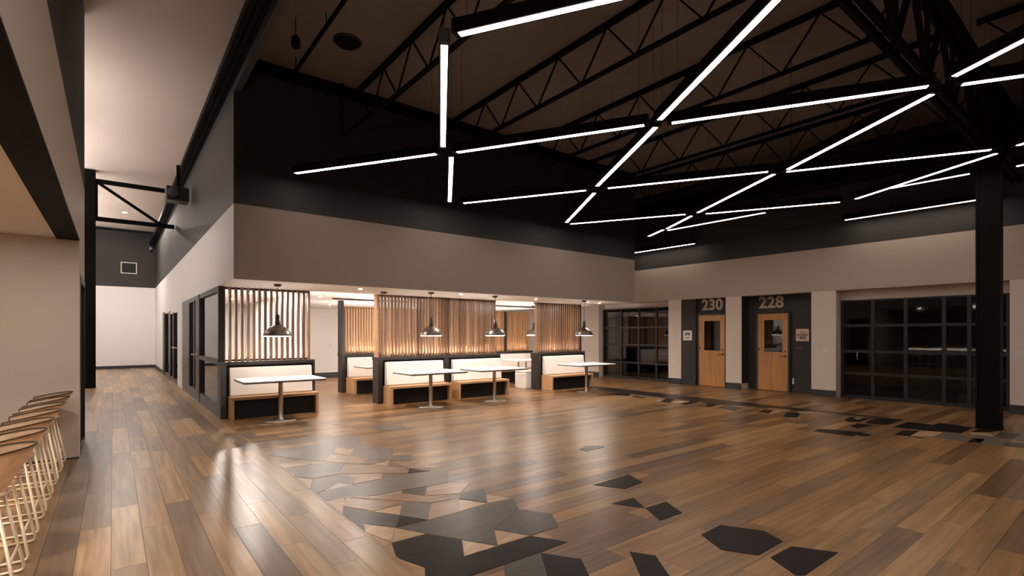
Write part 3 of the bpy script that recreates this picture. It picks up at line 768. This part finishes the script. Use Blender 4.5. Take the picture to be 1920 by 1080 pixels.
# ------------------------------------------------------------------ linear pendants of the hall
ZL = 4.2
def linear_light(p, q, label, z=ZL, glow='bar_glow', group='linear pendants in a diamond lattice', cables=True, w=0.10, up=False):
    p, q = Vector((*p, 0)), Vector((*q, 0)); d = q - p; Ln = d.length; mid = (p + q) / 2
    t = thing('linear_pendant', label, 'light', (mid.x, mid.y, z), math.atan2(d.y, d.x), group)
    h = Ln / 2 + 0.05
    hs = box('housing', -h, h, -w / 2, w / 2, 0.0, 0.125, 'black_steel', t)
    box('diffuser', -h + 0.05, h - 0.05, -0.032, 0.032, -0.003, 0.0, glow, t)
    for s in (-1, 1): sub(hs, box('end_cap', s * (h + 0.004) - 0.004, s * (h + 0.004) + 0.004, -w / 2 - 0.003, w / 2 + 0.003, -0.003, 0.128, 'frame_black', t))
    if cables:
        for s in (-1, 1): tube('cable', [(s * (h - 0.12), 0, 0.13), (s * (h - 0.12), 0, ZC - z)], 0.0022, 'black_steel', t, seg=5)
    return t
BARS = [
 ((2.37, 8.78), (3.74, 6.56), 'white linear light low before the black wall, leftmost of the lattice'),
 ((3.95, 6.31), (5.30, 4.02), 'white linear light right of the leftmost crossing'),
 ((2.39, 4.04), (3.67, 6.24), 'white linear light hanging nearly upright in view above the leftmost crossing'),
 ((3.99, 6.54), (5.30, 8.75), 'short-looking upright linear light below the leftmost crossing'),
 ((8.47, 8.66), (7.12, 6.54), 'slanting linear light below the crossing before the black wall end'),
 ((6.82, 6.19), (5.47, 3.97), 'slanting linear light between the two crossings of the brightest run'),
 ((5.32, 3.80), (3.98, 1.60), 'brightest slanting linear light leaving the top of the picture'),
 ((5.59, 8.68), (6.86, 6.51), 'linear light left of the crossing before the black wall end'),
 ((7.08, 6.16), (8.41, 3.92), 'linear light between the middle crossing and the girder crossing'),
 ((8.65, 3.73), (9.93, 1.47), 'shallow linear light ending at the steel column'),
 ((5.52, 3.76), (6.86, 1.51), 'shallow linear light ending at the girder node, upper of the pair'),
 ((8.54, 3.66), (7.12, 1.53), 'slanting linear light ending at the girder node, lower of the pair'),
 ((11.43, 8.51), (11.01, 7.76), 'tiny slanting linear light at the far end of the long run'),
 ((10.96, 7.61), (10.22, 6.46), 'slanting linear light at the far half of the long run'),
 ((10.04, 6.18), (8.62, 3.92), 'slanting linear light on the near half of the long run'),
 ((11.46, 3.64), (10.20, 1.45), 'slanting linear light ending at the steel column from the right'),
 ((8.67, 8.73), (9.97, 6.45), 'faint shallow linear light under the roof joists, left of the long run'),
 ((10.28, 6.14), (11.49, 3.93), 'faint shallow linear light right of the long run'),
 ((11.16, 7.72), (11.20, 5.28), 'thin linear light along the far wall starting at the long run'),
 ((13.40, 4.47), (13.44, 2.00), 'thin linear light just above the greige band by the steel column'),
 ((13.40, 10.80), (13.42, 8.38), 'thin linear light just above the band by the end of the black wall'),
 ((2.41, 3.81), (3.78, 1.55), 'bright near linear light at the top of the picture'),
 ((6.80, 1.28), (5.42, -0.95), 'upper linear light at the right edge beyond the girder'),
 ((7.09, 1.27), (8.42, -0.98), 'lower linear light at the right edge beyond the girder'),
 ((11.22, 1.36), (11.22, -1.00), 'small far linear light at the right edge beside the column'),
 ((3.95, 1.32), (5.28, -0.90), 'linear light out past the top of the view near the girder'),
 ((8.62, -1.15), (10.0, 1.20), 'linear light out past the right of the view near the girder'),
]
for p, q, lab in BARS: linear_light(p, q, lab)
linear_light((11.79, 3.16), (11.81, 2.02), 'thin linear light running into the steel column', z=4.36)

# small fittings on the roof deck
t = thing('ceiling_speaker', 'round dark speaker dome on the roof deck', 'speaker', (2.84, 7.71, ZC))
lathe('dome', [(0, -0.10), (0.09, -0.095), (0.15, -0.07), (0.185, -0.03), (0.195, 0)], 'black_steel', t)
lathe('rim', [(0.19, -0.02), (0.21, -0.02), (0.21, 0.0), (0.19, 0.0)], 'frame_black', t)
t = thing('ceiling_speaker', 'small hanging speaker beside the corridor fascia', 'speaker', (2.05, 7.6, 5.65))
lathe('body', [(0, 0), (0.06, 0.0), (0.06, 0.12), (0.03, 0.16), (0, 0.16)], 'black_steel', t)
tube('cable', [(0, 0, 0.16), (0, 0, 0.42)], 0.006, 'black_steel', t, seg=5)
t = thing('sprinkler_pipe', 'thin black pipe under the roof deck near the corridor', 'pipe', (2.35, 5.2, 5.86))
tube('pipe', [(0, -6, 0), (0, 3.9, 0)], 0.03, 'black_steel', t)
for yy in (-4, -1, 2, 3.5): tube('hanger', [(0, yy, 0.0), (0, yy, 0.21)], 0.008, 'black_steel', t, seg=5)
t = thing('pipe_drop', 'thin black drop pipe on the black wall below the first joist', 'pipe', (3.2, 8.95, 5.05))
tube('post', [(0, 0, 0), (0, 0, 0.95)], 0.03, 'black_steel', t)
bar_between('brace', (0, 0, 0.02), (0.36, -1.1, 0.33), 0.04, 0.04, 'black_steel', t)
# projector and spotlight on the corridor side
t = thing('projector', 'black projector on the upper corridor wall', 'projector', (1.22, 14.6, 4.72))
box('body', -0.24, 0.22, -0.22, 0.22, 0.0, 0.34, 'frame_black', t, bevel=0.03)
lathe('lens', [(0, 0.0), (0.10, 0.0), (0.115, 0.10), (0.085, 0.12), (0, 0.11)], 'frame_grey', t, (-0.1, -0.2, 0.17)).rotation_euler = (math.pi / 2, 0, 0)
box('arm', -0.02, 0.05, -0.03, 0.03, 0.34, 0.90, 'black_steel', t)
t = thing('spotlight', 'small black spotlight near the end of the corridor', 'light', (1.25, 26.5, 5.05))
lathe('body', [(0, 0), (0.08, 0.0), (0.10, 0.22), (0, 0.22)], 'frame_black', t).rotation_euler = (0.6, 0.3, 0)
tube('stem', [(0.04, 0, 0.15), (0.08, 0, 0.58)], 0.02, 'black_steel', t)
t = thing('wall_vent', 'white-framed dark vent on the charcoal wall at the corridor end', 'vent', (0.56, YF, 4.26))
box('panel', -0.26, 0.26, -0.02, 0, 0.03, 0.48, 'recess_black', t)
for a in ((-0.29, 0.29, 0, 0.035), (-0.29, 0.29, 0.475, 0.51), (-0.29, -0.255, 0.035, 0.475), (0.255, 0.29, 0.035, 0.475)):
    box('frame', a[0], a[1], -0.035, 0, a[2], a[3], 'plastic_white', t)
for xx, n in ((0.43, 'left'), (0.97, 'right')):
    t = thing('wall_outlet', 'small outlet low on the corridor end wall, %s of the two' % n, 'outlet', (xx, YF, 0.20))
    box('cover', -0.13, 0.13, -0.012, 0, 0, 0.10, 'plastic_white', t, bevel=0.003)
    for s in (-1, 1): box('socket', s * 0.06 - 0.03, s * 0.06 + 0.03, -0.016, -0.012, 0.02, 0.08, 'sign_white', t)
t = thing('wall_outlet', 'small switch on the white wall far behind the booths', 'outlet', (6.1, 18.2, 1.1))
box('cover', -0.05, 0.05, -0.012, 0, 0, 0.12, 'plastic_white', t, bevel=0.003)
box('rocker', -0.015, 0.015, -0.018, -0.012, 0.03, 0.09, 'plastic_white', t)

# ------------------------------------------------------------------ booths
def partition(x0, x1, y0, label, h=1.03, divider=None, post=None, dy=0.30):
    t = thing('booth_partition', label, 'partition', (x0, y0, 0), 0, 'black booth partitions')
    w = x1 - x0
    box('back_panel', 0.07, w - 0.05, 0.10, dy, 0, h - 0.07, 'booth_black', t)
    box('cap', 0, w, 0.0, dy + 0.04, h - 0.07, h, 'booth_black', t, bevel=0.006)
    box('end_post', 0, 0.10, 0.0, dy, 0, h - 0.07, 'booth_black', t)
    box('end_post', w - 0.045, w, 0.0, dy, 0, h - 0.07, 'booth_black', t)
    for dv in (divider or []): box('divider', dv - x0 - 0.07, dv - x0 + 0.07, 0.0, 0.10, 0, h - 0.07, 'booth_black', t)
    if post: box('tall_post', -0.02, 0.07, 0.05, 0.25, h, post, 'booth_black', t)
    return t

def bench(x0, x1, yb, label, mat='bench_oak', depth=0.5, cush=True, zc=0.93):
    """oak waterfall bench with a white back cushion; yb = plane of the back"""
    w = x1 - x0; th = 0.05; hs = 0.40
    t = thing('booth_bench', label, 'bench', (x0 + w / 2, yb, 0), 0, 'white cushioned booth benches')
    L2 = w / 2
    box('seat', -L2, L2, -depth, 0.0, hs - th, hs, mat, t, bevel=0.003)
    for s in (-1, 1):
        a, b_ = (-L2, -L2 + th) if s < 0 else (L2 - th, L2)
        bm = bmesh.new(); quadbox(bm, 0, hs - th, -depth / 2, depth / 2, -th / 2, th / 2)
        link('side_panel', mesh_from(bm, 'side_panel', mat), t, ((a + b_) / 2, -depth / 2, 0.0)).rotation_euler = Matrix(((0, 0, -1), (0, 1, 0), (1, 0, 0))).to_euler()
    box('kick_panel', -L2 + th, L2 - th, -depth + 0.12, -depth + 0.14, 0, hs - th, 'recess_black', t)
    if cush:
        bm = bmesh.new()
        quadbox(bm, -L2 + 0.02, L2 - 0.04, -0.15, -0.004, 0, zc - hs - 0.01)
        for v in bm.verts:
            if v.co.z > 0.1 and v.co.y < -0.1: v.co.y = -0.09
        bmesh.ops.bevel(bm, geom=bm.edges[:], offset=0.028, segments=4, profile=0.6, affect='EDGES')
        me = mesh_from(bm, 'back_cushion', 'upholstery', smooth=True)
        cu = link('back_cushion', me, t, (0, 0, hs + 0.005))
    return t

def screen(x0, x1, y, z0, z1, label, pitch=0.09, mat='slat_wood', edge=None, rails=True, sw=0.016):
    t = thing('slat_screen', label, 'screen', (x0, y, z0), 0, 'vertical wooden slat screens')
    n = int(round((x1 - x0) / pitch)); H = z1 - z0
    bm = bmesh.new(); quadbox(bm, 0, H, -0.045, 0.045, -sw, sw)
    me = mesh_from(bm, 'slat', mat)
    R = Matrix(((0, 0, -1), (0, 1, 0), (1, 0, 0))).to_euler()
    for i in range(n):
        xx = 0.03 + i * (x1 - x0 - 0.06) / max(1, n - 1)
        link('slat', me, t, (xx, 0, 0.0), R)
    if rails:
        box('top_rail', 0, x1 - x0, 0.046, 0.07, H - 0.04, H, 'booth_black', t)
        box('bottom_rail', 0, x1 - x0, 0.046, 0.07, 0, 0.03, 'booth_black', t)
    if edge:
        e0, e1, em = edge
        box('edge_board', e0 - x0, e1 - x0, -0.07, 0.075, 0, H, em, t)
    return t

def strip(x0, x1, y, z, label):  # hidden uplight added to brighten the low ceiling and the slats
    t = thing('led_strip', label, 'light', ((x0 + x1) / 2, y, z), 0, 'LED strips on top of the booth partitions')
    h = (x1 - x0) / 2
    box('channel', -h, h, -0.014, 0.014, 0, 0.008, 'brushed_steel', t)
    box('diffuser', -h + 0.02, h - 0.02, -0.010, 0.010, 0.008, 0.012, 'strip_glow', t)

ROW = 10.62      # front of the partitions of the front row
partition(1.545, 3.24, ROW, 'black low partition behind the leftmost white bench')
partition(4.60, 7.98, ROW, 'long black low partition behind the two middle benches', divider=[6.34])
partition(9.29, 11.16, ROW, 'black low partition behind the rightmost front bench')
bench(1.66, 3.19, ROW - 0.003, 'oak bench with white back by the glazed corridor corner', depth=0.40)
bench(4.72, 6.24, ROW - 0.003, 'oak bench with white back, left of the middle pair', depth=0.41)
bench(6.44, 7.95, ROW - 0.003, 'oak bench with white back, right of the middle pair', depth=0.41)
bench(9.41, 11.05, ROW - 0.003, 'oak bench with white back nearest the dark glass grid', depth=0.43)
SY = ROW + 0.20
screen(1.60, 3.20, SY, 1.03, Z1 - 0.005, 'wooden slat screen at the glazed corridor corner', pitch=0.10, sw=0.021, edge=(1.575, 1.615, 'booth_black'))
screen(4.66, 6.95, SY, 1.03, Z1 - 0.005, 'wide wooden slat screen above the middle benches, left part', pitch=0.082, edge=(4.62, 4.67, 'bench_oak'))
screen(6.96, 7.95, SY, 1.03, Z1 - 0.005, 'wooden slat screen above the middle benches, right part', pitch=0.082)
screen(9.36, 11.10, SY, 1.03, Z1 - 0.005, 'wooden slat screen above the rightmost front bench', pitch=0.085, edge=(11.08, 11.14, 'booth_black'))
for a, b_, n in ((1.7, 3.1, 'first'), (4.75, 7.85, 'middle'), (9.45, 11.0, 'last')):
    strip(a, b_, SY + 0.105, 1.03, 'LED strip behind the %s front slat screen' % n)


# white upholstered block behind the last front partition
t = thing('booth_bench', 'low white upholstered seat behind the rightmost front partition', 'bench', (10.1, ROW + 0.58, 0))
box('seat_block', -0.98, 0.9, -0.25, 0.25, 0.0, 0.44, 'upholstery', t, bevel=0.02)
box('seat_pad', -0.98, 0.9, -0.25, 0.25, 0.44, 0.50, 'upholstery', t, bevel=0.02)

# rear row of booths
RR = 13.24
partition(4.73, 8.2, RR, 'black low partition of the rear booth seen at left', post=Z1 - 0.01)
bench(4.84, 6.4, RR - 0.003, 'rear oak bench with white back seen left of the middle booths', depth=0.62)
screen(4.86, 8.1, RR + 0.2, 1.03, 2.28, 'rear slat screen of warm oak seen at left', pitch=0.075, mat='slat_oak')
strip(4.9, 8.0, RR + 0.305, 1.03, 'LED strip behind the left rear slat screen')
partition(8.9, 11.35, RR, 'black low partition of the rear booth seen at right', h=0.98)
bench(9.05, 11.2, RR - 0.003, 'rear oak bench with rounded white back seen at right', depth=0.6, zc=0.9)
screen(8.95, 11.3, RR + 0.2, 0.98, 2.28, 'rear slat screen of warm oak seen at right', pitch=0.075, mat='slat_oak', edge=(10.20, 10.30, 'booth_black'))
strip(9.0, 11.2, RR + 0.305, 0.98, 'LED strip behind the right rear slat screen')
t = thing('ceiling_track', 'thin black track on the low white ceiling above the rear booths', 'track', (7.2, 12.6, Z1 - 0.03))
box('rail', -2.9, 4.2, -0.015, 0.015, 0, 0.026, 'black_steel', t)
box('end_stop', -2.93, -2.9, -0.02, 0.02, 0, 0.026, 'black_steel', t)

# ------------------------------------------------------------------ booth tables
def table(name, loc, label, w=1.35, dep=0.92):
    t = thing(name, label, 'table', loc, 0, 'white topped booth tables')
    bm = bmesh.new()
    def rrect(z, ins, r=0.05, seg=5):
        vs = []
        for cx, cy, a0 in ((1, 1, 0), (-1, 1, 90), (-1, -1, 180), (1, -1, 270)):
            for k in range(seg + 1):
                a = math.radians(a0 + 90 * k / seg)
                vs.append(bm.verts.new((cx * (w / 2 - r - ins) + (r) * math.cos(a), cy * (dep / 2 - r - ins) + r * math.sin(a), z)))
        return vs
    def slab(z0, z1, ins):
        a, b_ = rrect(z0, ins), rrect(z1, ins); n = len(a)
        bm.faces.new(a[::-1]); bm.faces.new(b_)
        for k in range(n): bm.faces.new((a[k], a[(k + 1) % n], b_[(k + 1) % n], b_[k]))
    slab(0.735, 0.752, 0.0)
    tt = link('table_top', mesh_from(bm, 'table_top', 'laminate'), t)
    bm = bmesh.new(); slab(0.715, 0.735, 0.003)
    link('edge_band', mesh_from(bm, 'edge_band', 'edge_band'), tt)
    lathe('pedestal', [(0, 0.012), (0.055, 0.012), (0.05, 0.03), (0.038, 0.05), (0.038, 0.70), (0.09, 0.71), (0.09, 0.715), (0, 0.715)], 'brushed_steel', t)
    lathe('base', [(0, 0), (0.27, 0), (0.27, 0.006), (0.25, 0.014), (0, 0.018)], 'brushed_steel', t, seg=40)
    return t
t1 = table('booth_table', (2.36, 9.70, 0), 'white table before the bench by the glazed corridor corner')
dup(t1, (5.31, 9.54, 0), 0, 'white table before the left of the middle benches')
dup(t1, (6.96, 9.50, 0), 0, 'white table before the right of the middle benches')
dup(t1, (9.93, 9.40, 0), 0, 'white table before the bench nearest the dark glass grid')
dup(t1, (5.42, 12.05, 0), 0, 'white table of the rear booth seen at left')
t = thing('booth_table', 'white table on two thin legs in the right rear booth', 'table', (9.98, 12.1, 0), 0, 'white topped booth tables')
box('table_top', -0.55, 0.75, -0.4, 0.4, 0.72, 0.75, 'laminate', t, bevel=0.006)
for xx in (-0.2, 0.1): tube('leg', [(xx, 0, 0.72), (xx, 0, 0.0)], 0.02, 'brushed_steel', t)
box('foot', -0.35, 0.25, -0.2, 0.2, 0.0, 0.015, 'brushed_steel', t)

# ------------------------------------------------------------------ booth pendants
def pendant(loc, label):
    x, y = loc; zr = 1.512
    t = thing('pendant_lamp', label, 'lamp', (x, y, zr), 0, 'metal dome pendants above the booth tables')
    sh = lathe('shade', [(0.238, 0.0), (0.241, 0.004), (0.236, 0.03), (0.215, 0.08), (0.175, 0.125), (0.12, 0.165), (0.07, 0.19), (0.045, 0.205)], 'lamp_metal', t, seg=40)
    lathe('inner_shade', [(0.234, 0.001), (0.229, 0.03), (0.208, 0.078), (0.168, 0.12), (0.115, 0.158), (0.0, 0.175)], 'lamp_inside', sh, seg=40)
    lathe('neck', [(0, 0.20), (0.046, 0.20), (0.044, 0.25), (0.038, 0.27), (0.038, 0.37), (0.012, 0.39), (0, 0.39)], 'lamp_black', t, seg=20)
    lathe('diffuser', [(0, -0.010), (0.14, -0.010), (0.205, -0.008), (0.222, -0.002), (0.222, 0.010), (0, 0.012)], 'pendant_glow', sh, seg=32, smooth=False)
    tube('cord', [(0, 0, 0.38), (0, 0, Z1 - zr - 0.03)], 0.006, 'lamp_black', t, seg=6)
    lathe('canopy', [(0, -0.045), (0.05, -0.045), (0.065, -0.012), (0.065, -0.004), (0, -0.004)], 'lamp_black', t, (0, 0, Z1 - zr), seg=24)
    return t
lp = pendant((2.31, 9.70), 'dome pendant above the table by the glazed corridor corner')
dup(lp, (5.32, 9.54, 1.512), 0, 'dome pendant above the left of the middle tables')
dup(lp, (6.98, 9.50, 1.512), 0, 'dome pendant above the right of the middle tables')
dup(lp, (9.84, 9.40, 1.512), 0, 'dome pendant above the table nearest the dark glass grid')
dup(lp, (10.40, 12.1, 1.512), 0, 'dome pendant half hidden behind the rightmost slat screen')
t = thing('ceiling_sensor', 'small black disc on the low ceiling left of the middle screen', 'sensor', (4.5, 10.1, Z1))
lathe('disc', [(0, -0.04), (0.045, -0.04), (0.07, -0.015), (0.07, -0.004), (0, -0.004)], 'lamp_black', t, seg=24)
lathe('rim', [(0.07, -0.01), (0.078, -0.008), (0.078, -0.003), (0.07, -0.003)], 'frame_grey', t, seg=24)

# recessed downlights of the ceilings, some of them added for their light
def downlight(x, y, z, label, r=0.09, glow='downlight_glow', group='recessed downlights'):
    t = thing('downlight', label, 'light', (x, y, z), 0, group)
    lathe('trim_ring', [(r, -0.003), (r + 0.012, -0.003), (r + 0.012, -0.0005), (r, -0.0005)], 'plastic_white', t, seg=24)
    lathe('lens', [(0, -0.002), (r, -0.002), (r, -0.001), (0, -0.001)], glow, t, seg=24, smooth=False)

# ------------------------------------------------------------------ stools at the left
def stool(label):
    t = thing('wire_stool', label, 'stool', (0, 0, 0), 0, 'bentwood stools in a row along the bar')
    # curved plywood back that wraps round to short arms; the sitter faces -x
    bm = bmesh.new(); NU, NV = 28, 8; grid = []
    for j in range(NV + 1):
        v = j / NV; row = []
        for i in range(NU + 1):
            half = 34 + 76 * min(1, v / 0.55) ** 0.8
            a = math.radians(-half + 2 * half * i / NU)
            side = abs(a) / math.radians(110)
            top = 0.345 - 0.06 * side ** 2
            z = 0.56 + v * (top - 0.045)
            r = 0.125 + 0.135 * v ** 0.9
            k = 1.0 + 0.28 * max(0, -math.cos(a))
            row.append(bm.verts.new((r * math.cos(a) * k + 0.03 * v, r * 0.80 * math.sin(a), z)))
        grid.append(row)
    for j in range(NV):
        for i in range(NU):
            f = bm.faces.new((grid[j][i], grid[j][i + 1], grid[j + 1][i + 1], grid[j + 1][i])); f.smooth = True
    edge = [grid[NV][i].co.copy() for i in range(NU + 1)]
    low = [grid[j][0].co.copy() for j in range(NV, -1, -1)] + [grid[0][i].co.copy() for i in range(1, NU)] + [grid[j][NU].co.copy() for j in range(NV + 1)]
    bmesh.ops.solidify(bm, geom=bm.faces[:], thickness=0.012)
    bs = link('back_shell', mesh_from(bm, 'back_shell', 'stool_ply'), t)
    bm = bmesh.new(); tube_bm(bm, [e + Vector((0, 0, 0.003)) for e in edge], 0.0055, 6)
    tube_bm(bm, low, 0.005, 6)
    link('edge_trim', mesh_from(bm, 'edge_trim', 'dark_edge'), bs)
    lathe('seat', [(0, 0.558), (0.135, 0.560), (0.165, 0.572), (0.172, 0.582), (0.165, 0.592), (0.13, 0.588), (0, 0.580)], 'stool_ply', t, seg=32)
    def fillet(a, c, b_, r=0.04, n=5):
        a, c, b_ = Vector(a), Vector(c), Vector(b_)
        p = c + (a - c).normalized() * r; q = c + (b_ - c).normalized() * r
        return [(p * (1 - u) ** 2 + c * 2 * u * (1 - u) + q * u ** 2) for u in [k / n for k in range(n + 1)]]
    for s in (-1, 1):
        A, B, C, D = (0.12, s * 0.12, 0.566), (0.215, s * 0.21, 0.010), (-0.215, s * 0.21, 0.010), (-0.12, s * 0.12, 0.566)
        bm = bmesh.new(); tube_bm(bm, [Vector(A)] + fillet(A, B, C) + fillet(B, C, D) + [Vector(D)], 0.0095, 8)
        link('side_frame', mesh_from(bm, 'side_frame', 'brass_wire'), t)
    def leg_at(z): u = (0.566 - z) / 0.556; return 0.12 + 0.095 * u, 0.12 + 0.09 * u
    x_, y_ = leg_at(0.19)
    tube('foot_rest', [(-x_, -y_, 0.19), (-x_, y_, 0.19)], 0.008, 'brass_wire', t)
    tube('cross_bar', [(x_, -y_, 0.19), (x_, y_, 0.19)], 0.008, 'brass_wire', t)
    for s in (-1, 1): tube('seat_bracket', [(-0.13, s * 0.11, 0.558), (0.13, s * 0.11, 0.558)], 0.009, 'brass_wire', t)
    return t
SN = ['farthest bentwood stool, against the greige wall', 'bentwood stool second from the greige wall', 'bentwood stool third from the greige wall',
      'bentwood stool fourth from the greige wall', 'bentwood stool fifth from the greige wall', 'bentwood stool sixth from the greige wall',
      'nearest bentwood stool in the bottom left corner']
st0 = stool(SN[0]); st0.location = (-0.665, 7.96, 0)
for k in range(1, 7): dup(st0, (-0.665, 7.96 - 0.6 * k, 0), 0, SN[k])

# ------------------------------------------------------------------ seen and added lamps of the corridor, the bar and the booth rooms
for k, yy in enumerate((1.0, 2.9, 4.8, 6.7)):  # out of view, added to light the stools and the bar wall
    downlight(-0.95, yy, 2.73, 'recessed downlight above the bar stools, %s from the greige wall' % ('fourth', 'third', 'second', 'first')[k], 0.09, 'bar_downlight_glow', group='bar downlights')
downlight(0.35, 24.7, ZK, 'bright round light on the cream ceiling near the corridor end', 0.065)
# bar counter just left of the stools, lit below its overhang
bc = thing('bar_counter', 'long bar counter left of the row of stools', 'counter', (-1.45, 2.4, 0))
box('counter_body', -0.45, 0.12, -5.0, 5.0, 0.08, 0.86, 'booth_black', bc)
box('plinth', -0.40, 0.06, -4.95, 4.95, 0, 0.08, 'recess_black', bc)
top = box('counter_top', -0.50, 0.44, -5.02, 5.02, 0.86, 0.90, 'bench_oak', bc, bevel=0.004)
box('under_light', 0.26, 0.29, -4.9, 4.9, 0.848, 0.859, 'counter_glow', bc)
def up_down(p, q, z, label):  # unseen pendant added to light the corridor walls, floor and ceiling
    t = linear_light(p, q, label, z, 'corridor_glow', 'linear pendants of the corridor and lounge', False, 0.10)
    Ln = (Vector(p) - Vector(q)).length / 2
    box('upper_diffuser', -Ln, Ln, -0.036, 0.036, 0.125, 0.135, 'corridor_glow', t)
    for s_ in (-1, 1): tube('cable', [(s_ * (Ln - 0.2), 0, 0.14), (s_ * (Ln - 0.2), 0, ZK - z)], 0.004, 'black_steel', t, seg=5)
for k, (xx, yy) in enumerate(((-1.5, 11.2), (-1.5, 14.6), (-1.5, 18.0), (-1.5, 21.4), (-1.5, 24.8))):
    up_down((xx, yy), (xx, yy + 2.5), 4.4, 'linear pendant of the lounge behind the bar block, %s one' % NTH[k])
for k, yy in enumerate((-4.6, -1.6)):
    up_down((0.6, yy), (0.6, yy + 2.5), 4.3, 'linear pendant above the near end of the corridor, %s one' % ('back', 'front')[k])
for k, (xx, yy) in enumerate(((3.85, 9.75), (6.12, 9.62), (8.45, 9.75), (11.0, 9.9))):  # added to brighten the booths and the floor before them
    downlight(xx, yy, Z1 - 0.003, 'recessed downlight in the low white ceiling between the booth tables, %s from the corridor' % NTH[k], 0.028)
for k, (xx, yy) in enumerate(((3.85, 12.2), (6.6, 12.3), (8.6, 12.3))):
    downlight(xx, yy, Z1 - 0.003, 'recessed downlight between the front and rear booths, %s from the corridor' % NTH[k], 0.028)
for k, (xx, yy) in enumerate(((2.35, 12.2), (2.35, 14.6))):
    downlight(xx, yy, Z1 - 0.003, 'recessed downlight in the glazed meeting room, %s one' % ('near', 'far')[k], 0.045)
for k, (xx, yy) in enumerate(((5.2, 15.6), (8.0, 15.6), (10.6, 15.2))):
    downlight(xx, yy, Z1 - 0.003, 'recessed downlight behind the rear booths, %s one' % ('left', 'middle', 'right')[k], 0.03)
for k, (xx, yy) in enumerate(((2.3, 19.0), (2.3, 22.0))):
    downlight(xx, yy, Z1 + 0.2, 'recessed downlight behind the farther glass doors, %s one' % ('near', 'far')[k], 0.03)
struct(box('ceiling_far_room', WX + 0.1, WX + 1.7, 18.3, 24.5, Z1 + 0.2, Z1 + 0.3, 'booth_ceiling'), 'ceiling behind the farther glass doors', 'ceiling')
